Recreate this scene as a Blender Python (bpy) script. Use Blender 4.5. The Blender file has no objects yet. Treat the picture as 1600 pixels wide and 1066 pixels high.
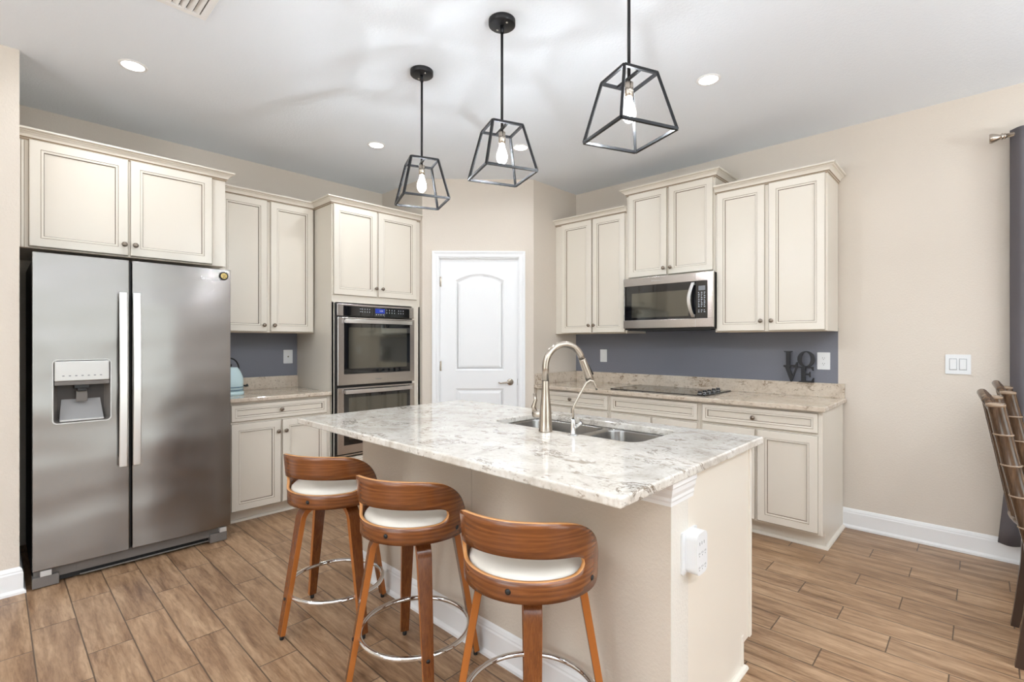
import bpy, bmesh, math, random
from mathutils import Vector, Matrix
PI = math.pi
random.seed(7)
S = bpy.context.scene
COL = S.collection

# ------------------------------------------------------------------ camera
YAW = 0.76
cd = bpy.data.cameras.new('camera')
cam = bpy.data.objects.new('camera', cd)
COL.objects.link(cam)
cam.location = (0, 0, 1.30)
cam.rotation_euler = (PI/2, 0, YAW - PI/2)
cd.sensor_width = 36
cd.lens = 773/1600*36
cd.shift_y = 1.4/1600
cd.clip_start = 0.05
S.camera = cam

# ------------------------------------------------------------------ colour management
S.view_settings.view_transform = 'Standard'
S.view_settings.look = 'None'
S.view_settings.gamma = 1
S.view_settings.exposure = 0.30
S.view_settings.use_curve_mapping = False

# ------------------------------------------------------------------ world: soft daylight outside the windows
W = bpy.data.worlds.new('world')
S.world = W
W.use_nodes = True
wn, wl = W.node_tree.nodes, W.node_tree.links
bgn = wn['Background']
tc = wn.new('ShaderNodeTexCoord')
sp = wn.new('ShaderNodeSeparateXYZ')
wl.new(tc.outputs['Generated'], sp.inputs[0])
cr = wn.new('ShaderNodeValToRGB')
wl.new(sp.outputs['Z'], cr.inputs[0])
e = cr.color_ramp.elements
e[0].position = 0.0; e[0].color = (0.22, 0.30, 0.16, 1)
e[1].position = 0.30; e[1].color = (0.85, 0.93, 1.0, 1)
m_ = e.new(0.06); m_.color = (0.55, 0.66, 0.55, 1)
wl.new(cr.outputs[0], bgn.inputs[0])
bgn.inputs[1].default_value = 1.6

BULB_E = 1350.0
DOWN_W = 3.5
FILL_W = 36.0
ROOM_W = 9.0
UP_W = 46.0

def area_light(name, loc, rot, sx, sy, power, color=(1, 1, 1), spread=PI):
    l = bpy.data.lights.new(name, 'AREA')
    l.shape = 'RECTANGLE'; l.size = sx; l.size_y = sy
    l.energy = power; l.color = color; l.spread = spread
    o = bpy.data.objects.new(name, l)
    o.location = loc; o.rotation_euler = rot
    COL.objects.link(o)
    return o
# daylight entering through the windows of the room behind the camera
area_light('window_daylight', (0.95, -4.25, 1.25), (PI/2, 0, 0), 2.9, 2.0, FILL_W, (0.86, 0.93, 1.0))
for ux, uy in ((-2.0, 1.3), (-0.6, -0.8), (0.9, -1.9), (2.9, -1.9)):   # added unseen area lights, aimed up to brighten the ceiling
    area_light('added_uplight', (ux, uy, 1.85), (PI, 0, 0), 0.45, 0.45, UP_W, (0.86, 0.93, 1.0))
area_light('window_daylight_side', (-2.85, 0.6, 1.35), (PI/2, 0, -PI/2), 2.4, 1.7, FILL_W*0.75, (0.86, 0.93, 1.0))

# ------------------------------------------------------------------ materials
def lin(c):
    return tuple(((v/255)/12.92 if v/255 <= 0.04045 else ((v/255+0.055)/1.055)**2.4) for v in c) + (1,)

def mat(name, rgb, rough=0.5, metal=0.0, **k):
    m = bpy.data.materials.new(name)
    m.use_nodes = True
    b = m.node_tree.nodes['Principled BSDF']
    b.inputs['Base Color'].default_value = lin(rgb)
    b.inputs['Roughness'].default_value = rough
    b.inputs['Metallic'].default_value = metal
    for kk, v in k.items():
        b.inputs[kk.replace('_', ' ')].default_value = v
    return m

def N(m, t, **k):
    n = m.node_tree.nodes.new(t)
    for a, v in k.items(): setattr(n, a, v)
    return n
def LK(m, a, b): m.node_tree.links.new(a, b)
def BS(m): return m.node_tree.nodes['Principled BSDF']

def coords(m, scale=(1, 1, 1), world=True, rot=(0, 0, 0)):
    mp = N(m, 'ShaderNodeMapping')
    mp.inputs['Scale'].default_value = scale
    mp.inputs['Rotation'].default_value = rot
    if world:
        g = N(m, 'ShaderNodeNewGeometry'); LK(m, g.outputs['Position'], mp.inputs[0])
    else:
        t = N(m, 'ShaderNodeTexCoord'); LK(m, t.outputs['Object'], mp.inputs[0])
    return mp.outputs[0]

def noise(m, vec, scale, detail=3, rough=0.5, dist=0.0):
    n = N(m, 'ShaderNodeTexNoise')
    LK(m, vec, n.inputs['Vector'])
    n.inputs['Scale'].default_value = scale
    n.inputs['Detail'].default_value = detail
    n.inputs['Roughness'].default_value = rough
    n.inputs['Distortion'].default_value = dist
    return n.outputs[0]

def ramp(m, fac, stops):
    r = N(m, 'ShaderNodeValToRGB')
    LK(m, fac, r.inputs[0])
    e = r.color_ramp.elements
    while len(e) < len(stops): e.new(0.5)
    for i, (p, c) in enumerate(stops):
        e[i].position = p
        e[i].color = lin(c) if max(c) > 1.0001 else (c[0], c[1], c[2], 1)
    return r.outputs[0]

def mix(m, fac, a, b, mode='MIX'):
    x = N(m, 'ShaderNodeMix', data_type='RGBA', blend_type=mode)
    if isinstance(fac, (int, float)): x.inputs[0].default_value = fac
    else: LK(m, fac, x.inputs[0])
    for i, v in ((6, a), (7, b)):
        if isinstance(v, tuple): x.inputs[i].default_value = v
        else: LK(m, v, x.inputs[i])
    return x.outputs[2]

def math_(m, op, a, b=None, c=None):
    n = N(m, 'ShaderNodeMath', operation=op)
    for i, v in enumerate((a, b, c)):
        if v is None: continue
        if isinstance(v, (int, float)): n.inputs[i].default_value = v
        else: LK(m, v, n.inputs[i])
    return n.outputs[0]

def bump(m, h, strength=0.2, dist=0.002):
    b = N(m, 'ShaderNodeBump')
    b.inputs['Strength'].default_value = strength
    b.inputs['Distance'].default_value = dist
    LK(m, h, b.inputs['Height'])
    LK(m, b.outputs[0], BS(m).inputs['Normal'])

def paint(name, rgb, rough=0.6, bs=0.25, scale=90, dist=0.0015):
    m = mat(name, rgb, rough)
    v = coords(m)
    n = noise(m, v, scale, 2, 0.6)
    bump(m, ramp(m, n, [(0.42, (0, 0, 0)), (0.62, (1, 1, 1))]), bs, dist)
    return m

M = {}
M['wall'] = paint('beige_wall_paint', (217, 206, 193), 0.55)
M['blue'] = paint('slate_blue_wall_paint', (118, 119, 129), 0.5)
M['ceil'] = paint('white_ceiling_paint', (236, 241, 247), 0.7, 0.22, 70, 0.002)
M['lit_end'] = paint('half_wall_end_lit_tone', (222, 216, 206), 0.5)  # half wall beige made lighter: bright light on its end put into the colour
M['halfwall'] = paint('beige_half_wall_paint', (214, 202, 187), 0.55)
M['white'] = mat('white_trim_paint', (238, 237, 236), 0.35)
M['doorwhite'] = mat('white_door_paint', (240, 240, 241), 0.35)
M['cream'] = mat('cream_cabinet_paint', (229, 221, 208), 0.34)
M['panel'] = mat('cream_cabinet_panel', (227, 218, 204), 0.30)
M['glaze'] = mat('brown_cabinet_glaze', (146, 124, 100), 0.45)
M['glaze_dark'] = mat('dark_cabinet_glaze', (114, 92, 70), 0.5)
M['nickel'] = mat('brushed_nickel', (186, 176, 164), 0.26, 1.0)
M['knob'] = mat('pewter_knob', (142, 130, 118), 0.28, 1.0)
M['chrome'] = mat('polished_chrome', (225, 225, 225), 0.06, 1.0)
M['blackmetal'] = mat('black_metal', (38, 38, 40), 0.4, 0.5)
M['black'] = mat('black_plastic', (18, 18, 19), 0.4)
M['blackglass'] = mat('black_glass', (14, 15, 19), 0.03, 0.0, Specular_IOR_Level=0.8)
M['windowglass'] = mat('smoked_oven_glass', (112, 110, 102), 0.06, 0.8)
M['display'] = mat('blue_display', (30, 50, 140), 0.2)
BS(M['display']).inputs['Emission Color'].default_value = (0.03, 0.08, 0.6, 1)
BS(M['display']).inputs['Emission Strength'].default_value = 0.22
M['lcd'] = mat('grey_display', (120, 124, 130), 0.2)
M['mark'] = mat('pale_key_print', (190, 196, 204), 0.5)
M['darkmark'] = mat('grey_print', (120, 120, 124), 0.5)
M['plastic'] = mat('white_plastic', (228, 228, 228), 0.3)
M['seam'] = mat('grey_plastic_seam', (176, 176, 178), 0.5)
M['slot'] = mat('dark_slot', (60, 58, 56), 0.6)
M['greyplastic'] = mat('grey_plastic_grille', (112, 106, 101), 0.45)
M['darkside'] = mat('dark_fridge_side', (58, 50, 46), 0.45)
M['silverplastic'] = mat('silver_plastic', (205, 203, 200), 0.35, 0.3)
M['letter'] = mat('black_sign_paint', (24, 24, 28), 0.45)
M['aqua'] = mat('pale_aqua_enamel', (203, 226, 230), 0.18)
M['navy'] = mat('blue_band', (52, 92, 122), 0.3)
M['gold'] = mat('gold_metal', (196, 172, 104), 0.45, 0.3)
M['chute'] = mat('grey_chute', (150, 148, 147), 0.35)
M['rubber'] = mat('black_rubber', (15, 15, 15), 0.6)
M['tie'] = mat('pale_seat_fabric', (205, 196, 180), 0.8)

ANI = 0.25
def steel(name, rgb, rough, vertical=True, wav=0.0, metal=1.0):
    m = mat(name, rgb, rough, metal)
    sc = (1, 1, 160) if not vertical else (160, 160, 1)
    v = coords(m, sc, False)
    n = noise(m, v, 2.0, 3, 0.6)
    r = N(m, 'ShaderNodeMapRange')
    LK(m, n, r.inputs[0])
    r.inputs[3].default_value = rough*0.94; r.inputs[4].default_value = rough*1.06
    LK(m, r.outputs[0], BS(m).inputs['Roughness'])
    BS(m).inputs['Anisotropic'].default_value = 0.7
    tg = N(m, 'ShaderNodeTangent', direction_type='RADIAL', axis='Z'); LK(m, tg.outputs[0], BS(m).inputs['Tangent'])
    BS(m).inputs['Anisotropic Rotation'].default_value = ANI
    if wav:
        v2 = coords(m, (1.2, 1, 2.2), False)
        bump(m, noise(m, v2, 1.7, 1, 0.3), 1.0, wav)
    return m
M['fridge'] = steel('brushed_steel_fridge', (146, 142, 139), 0.26, False, 0.02)
M['handle'] = steel('satin_steel_handle', (226, 224, 222), 0.30, True)
M['steel'] = steel('brushed_steel', (198, 192, 188), 0.24, False)
M['sink'] = steel('sink_steel', (160, 158, 155), 0.24, True)

def marble(name, tint):
    m = mat(name, (225, 220, 212), 0.07, 0, Specular_IOR_Level=0.6)
    v = coords(m, (1, 1, 1))
    warp = N(m, 'ShaderNodeMapping')
    base = ramp(m, noise(m, v, 7, 5, 0.62, 0.6), [(0.30, tint[1]), (0.44, tint[0]), (0.62, tint[3])])
    fine = ramp(m, noise(m, v, 60, 4, 0.7), [(0.36, (0.84, 0.80, 0.76)), (0.50, (1, 1, 1))])
    c = mix(m, 0.7, base, fine, 'MULTIPLY')
    # thin brown veins broken into short strokes
    vv = coords(m, (1.0, 0.55, 1.0), True, (0, 0, 0.5))
    n1 = noise(m, vv, 4.5, 8, 0.68, 1.4)
    vein = ramp(m, math_(m, 'ABSOLUTE', math_(m, 'SUBTRACT', n1, 0.5)), [(0.0, (1, 1, 1)), (0.018, (0, 0, 0))])
    gate = ramp(m, noise(m, v, 5.5, 2, 0.5), [(0.52, (0, 0, 0)), (0.60, (1, 1, 1))])
    vm = math_(m, 'MULTIPLY', vein, gate)
    c = mix(m, math_(m, 'MULTIPLY', vm, 0.9), c, lin(tint[2]))
    # grey brown flecks
    vs = coords(m, (1.0, 0.42, 1.0), True, (0, 0, 0.35))
    fl = ramp(m, noise(m, vs, 26, 4, 0.62, 0.8), [(0.57, (0, 0, 0)), (0.64, (1, 1, 1))])
    g2 = ramp(m, noise(m, v, 7, 2, 0.5), [(0.46, (0, 0, 0)), (0.58, (1, 1, 1))])
    c = mix(m, math_(m, 'MULTIPLY', math_(m, 'MULTIPLY', fl, g2), 0.62), c, lin((124, 103, 80)))
    fl2 = ramp(m, noise(m, coords(m, (1.0, 0.6, 1.0), True, (0, 0, -0.4)), 75, 3, 0.6, 0.6), [(0.60, (0, 0, 0)), (0.66, (1, 1, 1))])
    g3 = ramp(m, noise(m, v, 13, 3, 0.5), [(0.46, (0, 0, 0)), (0.56, (1, 1, 1))])
    c = mix(m, math_(m, 'MULTIPLY', math_(m, 'MULTIPLY', fl2, g3), 0.6), c, lin((124, 102, 78)))
    LK(m, c, BS(m).inputs['Base Color'])
    return m
M['marble'] = marble('island_stone', [(216, 209, 199), (196, 187, 175), (98, 78, 56), (230, 225, 217)])
M['stone'] = marble('counter_stone', [(206, 191, 173), (186, 170, 152), (112, 78, 46), (216, 203, 187)])

def wood_floor():
    m = mat('wood_look_plank_tile', (150, 115, 85), 0.36)
    g = N(m, 'ShaderNodeNewGeometry'); s = N(m, 'ShaderNodeSeparateXYZ')
    LK(m, g.outputs['Position'], s.inputs[0])
    x, y = s.outputs[0], s.outputs[1]
    u = math_(m, 'DIVIDE', math_(m, 'SUBTRACT', x, 0.275), 0.1535)
    k = math_(m, 'FLOOR', u)
    v = math_(m, 'SUBTRACT', math_(m, 'DIVIDE', math_(m, 'SUBTRACT', y, 3.294), 0.6), math_(m, 'DIVIDE', k, 3.0))
    fv = math_(m, 'FLOOR', v)
    fu_ = math_(m, 'FRACT', u); fv_ = math_(m, 'FRACT', v)
    eu = math_(m, 'MULTIPLY', math_(m, 'MINIMUM', fu_, math_(m, 'SUBTRACT', 1, fu_)), 0.1535)
    ev = math_(m, 'MULTIPLY', math_(m, 'MINIMUM', fv_, math_(m, 'SUBTRACT', 1, fv_)), 0.6)
    ed = math_(m, 'MINIMUM', eu, ev)
    grout = ramp(m, ed, [(0.0017, (1, 1, 1)), (0.0028, (0, 0, 0))])
    idv = N(m, 'ShaderNodeCombineXYZ')
    LK(m, k, idv.inputs[0]); LK(m, fv, idv.inputs[1])
    wnz = N(m, 'ShaderNodeTexWhiteNoise', noise_dimensions='3D'); LK(m, idv.outputs[0], wnz.inputs[0])
    off = N(m, 'ShaderNodeVectorMath', operation='MULTIPLY_ADD')
    LK(m, wnz.outputs['Color'], off.inputs[0]); off.inputs[1].default_value = (9, 9, 9)
    LK(m, g.outputs['Position'], off.inputs[2])
    mp = N(m, 'ShaderNodeMapping'); mp.inputs['Scale'].default_value = (9.5, 1.0, 1)
    LK(m, off.outputs[0], mp.inputs[0])
    n1 = noise(m, mp.outputs[0], 2.4, 7, 0.66, 0.45)
    col = ramp(m, n1, [(0.28, (112, 80, 55)), (0.46, (158, 124, 93)), (0.66, (190, 157, 124))])
    mp2 = N(m, 'ShaderNodeMapping'); mp2.inputs['Scale'].default_value = (42, 5.5, 1)
    LK(m, off.outputs[0], mp2.inputs[0])
    n2 = noise(m, mp2.outputs[0], 2.2, 4, 0.65, 0.6)
    col = mix(m, 0.55, col, ramp(m, n2, [(0.36, (0.58, 0.52, 0.46)), (0.55, (1, 1, 1))]), 'MULTIPLY')
    tone = ramp(m, wnz.outputs['Value'], [(0.0, (0.86, 0.85, 0.85)), (1.0, (1.0, 1.0, 1.0))])
    col = mix(m, 0.8, col, tone, 'MULTIPLY')
    col = mix(m, grout, col, lin((58, 44, 34)))
    LK(m, col, BS(m).inputs['Base Color'])
    h = math_(m, 'SUBTRACT', math_(m, 'MULTIPLY', n2, 0.25), grout)
    bump(m, h, 0.35, 0.002)
    return m
M['floor'] = wood_floor()

def walnut(name, a, b, c, sc, rough=0.28, ws=0.9, wd=7.0, wm=0.25):
    m = mat(name, b, rough)
    v = coords(m, sc, False)
    n = noise(m, v, 3.0, 5, 0.6, 1.2)
    w = N(m, 'ShaderNodeTexWave', wave_type='BANDS', bands_direction='Z' if sc[2] > sc[0] else 'X')
    LK(m, v, w.inputs[0])
    w.inputs['Scale'].default_value = ws; w.inputs['Distortion'].default_value = wd
    w.inputs['Detail'].default_value = 3; w.inputs['Detail Scale'].default_value = 1.2
    f = mix(m, wm, n, w.outputs[0])
    v3 = coords(m, tuple(q*4.0 if q > 10 else q*1.5 for q in sc), False)
    f = mix(m, 0.35, f, noise(m, v3, 3.0, 3, 0.6, 0.3))
    LK(m, ramp(m, f, [(0.32, a), (0.50, b), (0.68, c)]), BS(m).inputs['Base Color'])
    BS(m).inputs['Coat Weight'].default_value = 0.3
    BS(m).inputs['Coat Roughness'].default_value = 0.2
    return m
M['walnut'] = walnut('walnut_veneer', (94, 51, 24), (118, 67, 31), (140, 83, 41), (1.8, 1.8, 20), 0.26, 0.9, 9.0, 0.25)
M['legwood'] = walnut('walnut_leg', (86, 45, 19), (112, 62, 27), (132, 78, 37), (30, 30, 1.0), 0.26, 0.7, 4.0, 0.05)
M['legside'] = mat('leg_side_veneer', (170, 100, 42), 0.3)
M['edgewood'] = mat('plywood_edge', (206, 146, 88), 0.4)
M['leather'] = mat('cream_leatherette', (224, 217, 205), 0.38)
M['bamboo'] = walnut('brown_bamboo', (58, 42, 30), (84, 62, 44), (108, 82, 58), (26, 26, 3), 0.22, 0.5, 5.0)
M['darkwood'] = mat('dark_chair_wood', (62, 44, 32), 0.35)
M['bamboo_ring'] = mat('worn_bamboo_ring', (150, 128, 106), 0.25)
mc = mat('grey_curtain_fabric', (98, 93, 96), 0.8); M['curtain'] = mc
bump(mc, noise(mc, coords(mc, (1, 1, 1)), 350, 2, 0.5), 0.25, 0.001)

def emit(name, color, strength, see=(1, 1, 1)):
    m = bpy.data.materials.new(name); m.use_nodes = True
    nt = m.node_tree; nt.nodes.clear()
    e = nt.nodes.new('ShaderNodeEmission'); o = nt.nodes.new('ShaderNodeOutputMaterial')
    e.inputs[0].default_value = color + (1,); e.inputs[1].default_value = strength
    nt.links.new(e.outputs[0], o.inputs[0])
    return m
M['filament'] = emit('glowing_filament', (0.88, 0.94, 1.0), BULB_E)
bm_ = bpy.data.materials.new('glowing_bulb_glass'); bm_.use_nodes = True
nt = bm_.node_tree; nt.nodes.clear()
e1, t1, a1, o1 = (nt.nodes.new(k) for k in ('ShaderNodeEmission', 'ShaderNodeBsdfTransparent', 'ShaderNodeAddShader', 'ShaderNodeOutputMaterial'))
e1.inputs[0].default_value = (1, 0.99, 0.97, 1); e1.inputs[1].default_value = 2.4; t1.inputs[0].default_value = (0.96, 0.96, 0.96, 1)
nt.links.new(e1.outputs[0], a1.inputs[0]); nt.links.new(t1.outputs[0], a1.inputs[1]); nt.links.new(a1.outputs[0], o1.inputs[0])
M['bulb'] = bm_
M['led'] = emit('downlight_glow', (0.95, 0.98, 1.0), 9.0)
M['lens'] = M['led']

# ------------------------------------------------------------------ mesh helpers
class MB:
    def __init__(s): s.v = []; s.f = []; s.m = []; s.sm = []
    def face(s, pts, mi=0, smooth=False):
        i = len(s.v); s.v += [tuple(p) for p in pts]
        s.f.append(tuple(range(i, i+len(pts)))); s.m.append(mi); s.sm.append(smooth)
    def box(s, x0, x1, y0, y1, z0, z1, mi=0):
        i = len(s.v)
        s.v += [(x0, y0, z0), (x1, y0, z0), (x1, y1, z0), (x0, y1, z0), (x0, y0, z1), (x1, y0, z1), (x1, y1, z1), (x0, y1, z1)]
        for q in ((0, 3, 2, 1), (4, 5, 6, 7), (0, 1, 5, 4), (1, 2, 6, 5), (2, 3, 7, 6), (3, 0, 4, 7)):
            s.f.append(tuple(i+a for a in q)); s.m.append(mi); s.sm.append(False)
        return s
    def rings(s, rings, mi=0, closed=True, cap0=False, cap1=False, smooth=True, mis=None):
        i = len(s.v); n = len(rings[0])
        for r in rings: s.v += [tuple(p) for p in r]
        for a in range(len(rings)-1):
            for b in range(n if closed else n-1):
                c = (b+1) % n
                s.f.append((i+a*n+b, i+a*n+c, i+(a+1)*n+c, i+(a+1)*n+b))
                s.m.append(mis[a] if mis else mi); s.sm.append(smooth)
        if cap0: s.f.append(tuple(i+b for b in range(n))[::-1]); s.m.append(mis[0] if mis else mi); s.sm.append(False)
        if cap1:
            j = i+(len(rings)-1)*n
            s.f.append(tuple(j+b for b in range(n))); s.m.append(mis[-1] if mis else mi); s.sm.append(False)
        return s
    def lathe(s, prof, c=(0, 0, 0), n=32, axis='z', mi=0, mis=None, cap0=False, cap1=False, smooth=True):
        R = []
        for r, h in prof:
            ring = []
            for k in range(n):
                a = 2*PI*k/n
                p = (r*math.cos(a), r*math.sin(a), h)
                if axis == 'y': p = (p[0], p[2], -p[1])
                if axis == 'x': p = (p[2], p[0], p[1])
                ring.append((p[0]+c[0], p[1]+c[1], p[2]+c[2]))
            R.append(ring)
        return s.rings(R, mi, True, cap0, cap1, smooth, mis)
    def cyl(s, p0, p1, r0, r1=None, n=20, mi=0, smooth=True, caps=True):
        return s.tube([p0, p1], [r0, r1 if r1 is not None else r0], n, mi, caps, smooth)
    def tube(s, pts, r, n=14, mi=0, caps=True, smooth=True, closed=False):
        pts = [Vector(p) for p in pts]
        if not isinstance(r, (list, tuple)): r = [r]*len(pts)
        R = []; t0 = (pts[1]-pts[0]).normalized()
        up = Vector((0, 0, 1)) if abs(t0.z) < 0.95 else Vector((1, 0, 0))
        nrm = (up - t0*up.dot(t0)).normalized()
        for i, p in enumerate(pts):
            a = pts[i-1] if i > 0 else (pts[-1] if closed else pts[0])
            b = pts[i+1] if i < len(pts)-1 else (pts[0] if closed else pts[-1])
            t = (b-a).normalized()
            nrm = (nrm - t*nrm.dot(t)).normalized(); bi = t.cross(nrm)
            R.append([p + (nrm*math.cos(2*PI*k/n)+bi*math.sin(2*PI*k/n))*r[i] for k in range(n)])
        if closed: R.append(R[0])
        return s.rings(R, mi, True, caps and not closed, caps and not closed, smooth)
    def sweep(s, path, prof, mi=0, side=1, mis=None, closed=False):
        """profile (out, z) swept along an XY polyline with mitred corners; out goes to the left of travel times side"""
        P = [Vector((a[0], a[1])) for a in path]; rings = []
        for i in range(len(P)):
            d0 = (P[i]-P[i-1]).normalized() if (i > 0 or closed) else None
            d1 = (P[(i+1) % len(P)]-P[i]).normalized() if (i < len(P)-1 or closed) else None
            if d0 is None: d0 = d1
            if d1 is None: d1 = d0
            n0 = Vector((-d0.y, d0.x))*side; n1 = Vector((-d1.y, d1.x))*side
            m = (n0+n1).normalized(); m = m/max(0.25, m.dot(n0))
            rings.append([(P[i].x+m.x*o, P[i].y+m.y*o, z) for o, z in prof])
        if closed: rings.append(rings[0])
        i = len(s.v); n = len(prof)
        for r in rings: s.v += r
        for a in range(len(rings)-1):
            for b in range(n-1):
                s.f.append((i+a*n+b, i+a*n+b+1, i+(a+1)*n+b+1, i+(a+1)*n+b)); s.m.append(mis[b] if mis else mi); s.sm.append(False)
        if not closed:
            s.f.append(tuple(i+b for b in range(n))); s.m.append(mi); s.sm.append(False)
            j = i+(len(rings)-1)*n
            s.f.append(tuple(j+b for b in range(n))[::-1]); s.m.append(mi); s.sm.append(False)
        return s
    def plate(s, loops, y0, y1, mi=0, plane='xz', side_mi=None):
        """flat plate with holes: loops[0] is the outline, the others holes; extruded from y0 to y1"""
        bm = bmesh.new(); es = []; vs_all = []
        for lp in loops:
            vs = [bm.verts.new((a, b, 0)) for a, b in lp]
            vs_all.append(vs)
            for q in range(len(vs)): es.append(bm.edges.new((vs[q], vs[(q+1) % len(vs)])))
        bmesh.ops.triangle_fill(bm, edges=es, use_beauty=True)
        bm.verts.index_update()
        f3 = (lambda a, b, d: (a, d, b)) if plane == 'xz' else ((lambda a, b, d: (a, b, d)) if plane == 'xy' else (lambda a, b, d: (d, a, b)))
        for d in (y0, y1):
            i = len(s.v)
            s.v += [f3(v.co.x, v.co.y, d) for v in bm.verts]
            for f in bm.faces:
                s.f.append(tuple(i+v.index for v in f.verts)); s.m.append(mi); s.sm.append(False)
        for lp in loops:
            n = len(lp)
            s.rings([[f3(a, b, y0) for a, b in lp], [f3(a, b, y1) for a, b in lp]], side_mi if side_mi is not None else mi, smooth=False)
        bm.free()
        return s
    def build(s, name, mats, parent=None, loc=None, bevel=0.0, seg=2, smooth_angle=None, merge=True, sub=0):
        me = bpy.data.meshes.new(name)
        me.from_pydata(s.v, [], s.f)
        if not isinstance(mats, (list, tuple)): mats = [mats]
        for m in mats: me.materials.append(M[m] if isinstance(m, str) else m)
        me.polygons.foreach_set('material_index', s.m)
        me.polygons.foreach_set('use_smooth', s.sm)
        bm = bmesh.new(); bm.from_mesh(me)
        if merge: bmesh.ops.remove_doubles(bm, verts=bm.verts, dist=1e-5)
        bmesh.ops.recalc_face_normals(bm, faces=bm.faces)
        if smooth_angle:
            for f in bm.faces: f.smooth = True
            for ed in bm.edges:
                if len(ed.link_faces) == 2 and ed.calc_face_angle(0) > smooth_angle: ed.smooth = False
        bm.to_mesh(me); bm.free()
        o = bpy.data.objects.new(name, me)
        COL.objects.link(o)
        if parent is not None: o.parent = parent
        if loc is not None: o.location = loc
        if bevel:
            b = o.modifiers.new('bevel', 'BEVEL'); b.width = bevel; b.segments = seg
            b.limit_method = 'ANGLE'; b.angle_limit = math.radians(35); b.harden_normals = False
        if sub:
            q = o.modifiers.new('subdivision', 'SUBSURF'); q.levels = sub; q.render_levels = sub
        return o

def thing(name, label, cat, loc=(0, 0, 0), rz=0, group=None):
    o = bpy.data.objects.new(name, None); COL.objects.link(o)
    o.empty_display_size = 0.1
    o.location = loc; o.rotation_euler = (0, 0, rz)
    o['label'] = label; o['category'] = cat
    if group: o['group'] = group
    return o
def tag(o, label, cat, group=None):
    o['label'] = label; o['category'] = cat
    if group: o['group'] = group
    return o
def struct(o): o['kind'] = 'structure'; return o
def plabel(o, t): o['label'] = t; return o
def copy_tree(o, parent=None):
    c = o.copy(); COL.objects.link(c)
    if parent is not None: c.parent = parent
    for ch in list(o.children): copy_tree(ch, c)
    return c

def rrect(x0, x1, z0, z1, r, n=5):
    out = []
    for cx, cz, a0 in ((x1-r, z0+r, -PI/2), (x1-r, z1-r, 0), (x0+r, z1-r, PI/2), (x0+r, z0+r, PI)):
        for k in range(n+1):
            a = a0+PI/2*k/n
            out.append((cx+r*math.cos(a), cz+r*math.sin(a)))
    return out

def text_mesh(name, body, size, mats, parent, loc, rot=(PI/2, 0, 0), ext=0.0005, shear=0.0):
    c = bpy.data.curves.new(name, 'FONT')
    c.body = body; c.size = size; c.extrude = ext; c.align_x = 'CENTER'; c.align_y = 'CENTER'; c.shear = shear
    t = bpy.data.objects.new(name, c); COL.objects.link(t)
    dg = bpy.context.evaluated_depsgraph_get()
    me = bpy.data.meshes.new_from_object(t.evaluated_get(dg))
    bpy.data.objects.remove(t); bpy.data.curves.remove(c)
    me.materials.clear(); me.materials.append(M[mats])
    o = bpy.data.objects.new(name, me); COL.objects.link(o)
    o.parent = parent; o.location = loc; o.rotation_euler = rot
    return o

# ------------------------------------------------------------------ room shell
H = 2.812
XR, YL = 4.145, 4.445
struct(MB().box(-3.2, 5.4, -4.7, 4.8, -0.1, 0.0).build('floor', 'floor'))
struct(MB().box(-3.2, 5.4, -4.7, 4.8, H, H+0.1).build('ceiling', 'ceil'))
def wall_quads(name, quads, thick_box=None, mats=('wall', 'blue')):
    b = MB()
    for q in quads: b.box(*q)
    return struct(b.build(name, list(mats)))
# fridge wall, with the slate blue stretch between counter and wall cabinets
T = 0.12
wall_quads('wall_left', [(-0.02, 1.06, YL, YL+T, 0, H, 0), (1.06, 1.885, YL, YL+T, 0, 0.95, 0), (1.06, 1.885, YL, YL+T, 0.95, 1.40, 1),
                         (1.06, 1.885, YL, YL+T, 1.40, H, 0), (1.885, 2.75, YL, YL+T, 0, H, 0)])
# cooktop wall
wall_quads('wall_right', [(XR, XR+T, -4.5, 0.742, 0, H, 0), (XR, XR+T, 0.742, 3.03, 0, 0.95, 0), (XR, XR+T, 0.742, 3.03, 0.95, 1.40, 1),
                          (XR, XR+T, 0.742, 3.03, 1.40, H, 0)])
# wall stub left of the fridge and the wall it belongs to
wall_quads('wall_stub', [(-3.1, 0.10, 3.615, YL+T, 0, H, 0)])
# corner pantry
struct(MB().box(2.75, 2.85, 3.76, YL+T, 0, H).build('wall_pantry_left', 'wall'))
struct(MB().box(3.48, XR+T, 3.03, 3.13, 0, H).build('wall_pantry_right', 'wall'))
DR = thing('pf', 'x', 'x', (2.75, 3.76, 0), -PI/4)   # frame of the diagonal wall, deleted after use
diag = math.hypot(0.73, 0.73)
def diag_obj(o):
    o.parent = None; o.location = DR.location; o.rotation_euler = (0, 0, -PI/4); return o
b = MB()
b.box(0, 0.145, 0, 0.10, 0, H); b.box(0.90, diag, 0, 0.10, 0, H); b.box(0.145, 0.90, 0, 0.10, 2.085, H)
struct(diag_obj(b.build('wall_pantry_front', 'wall')))
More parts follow.
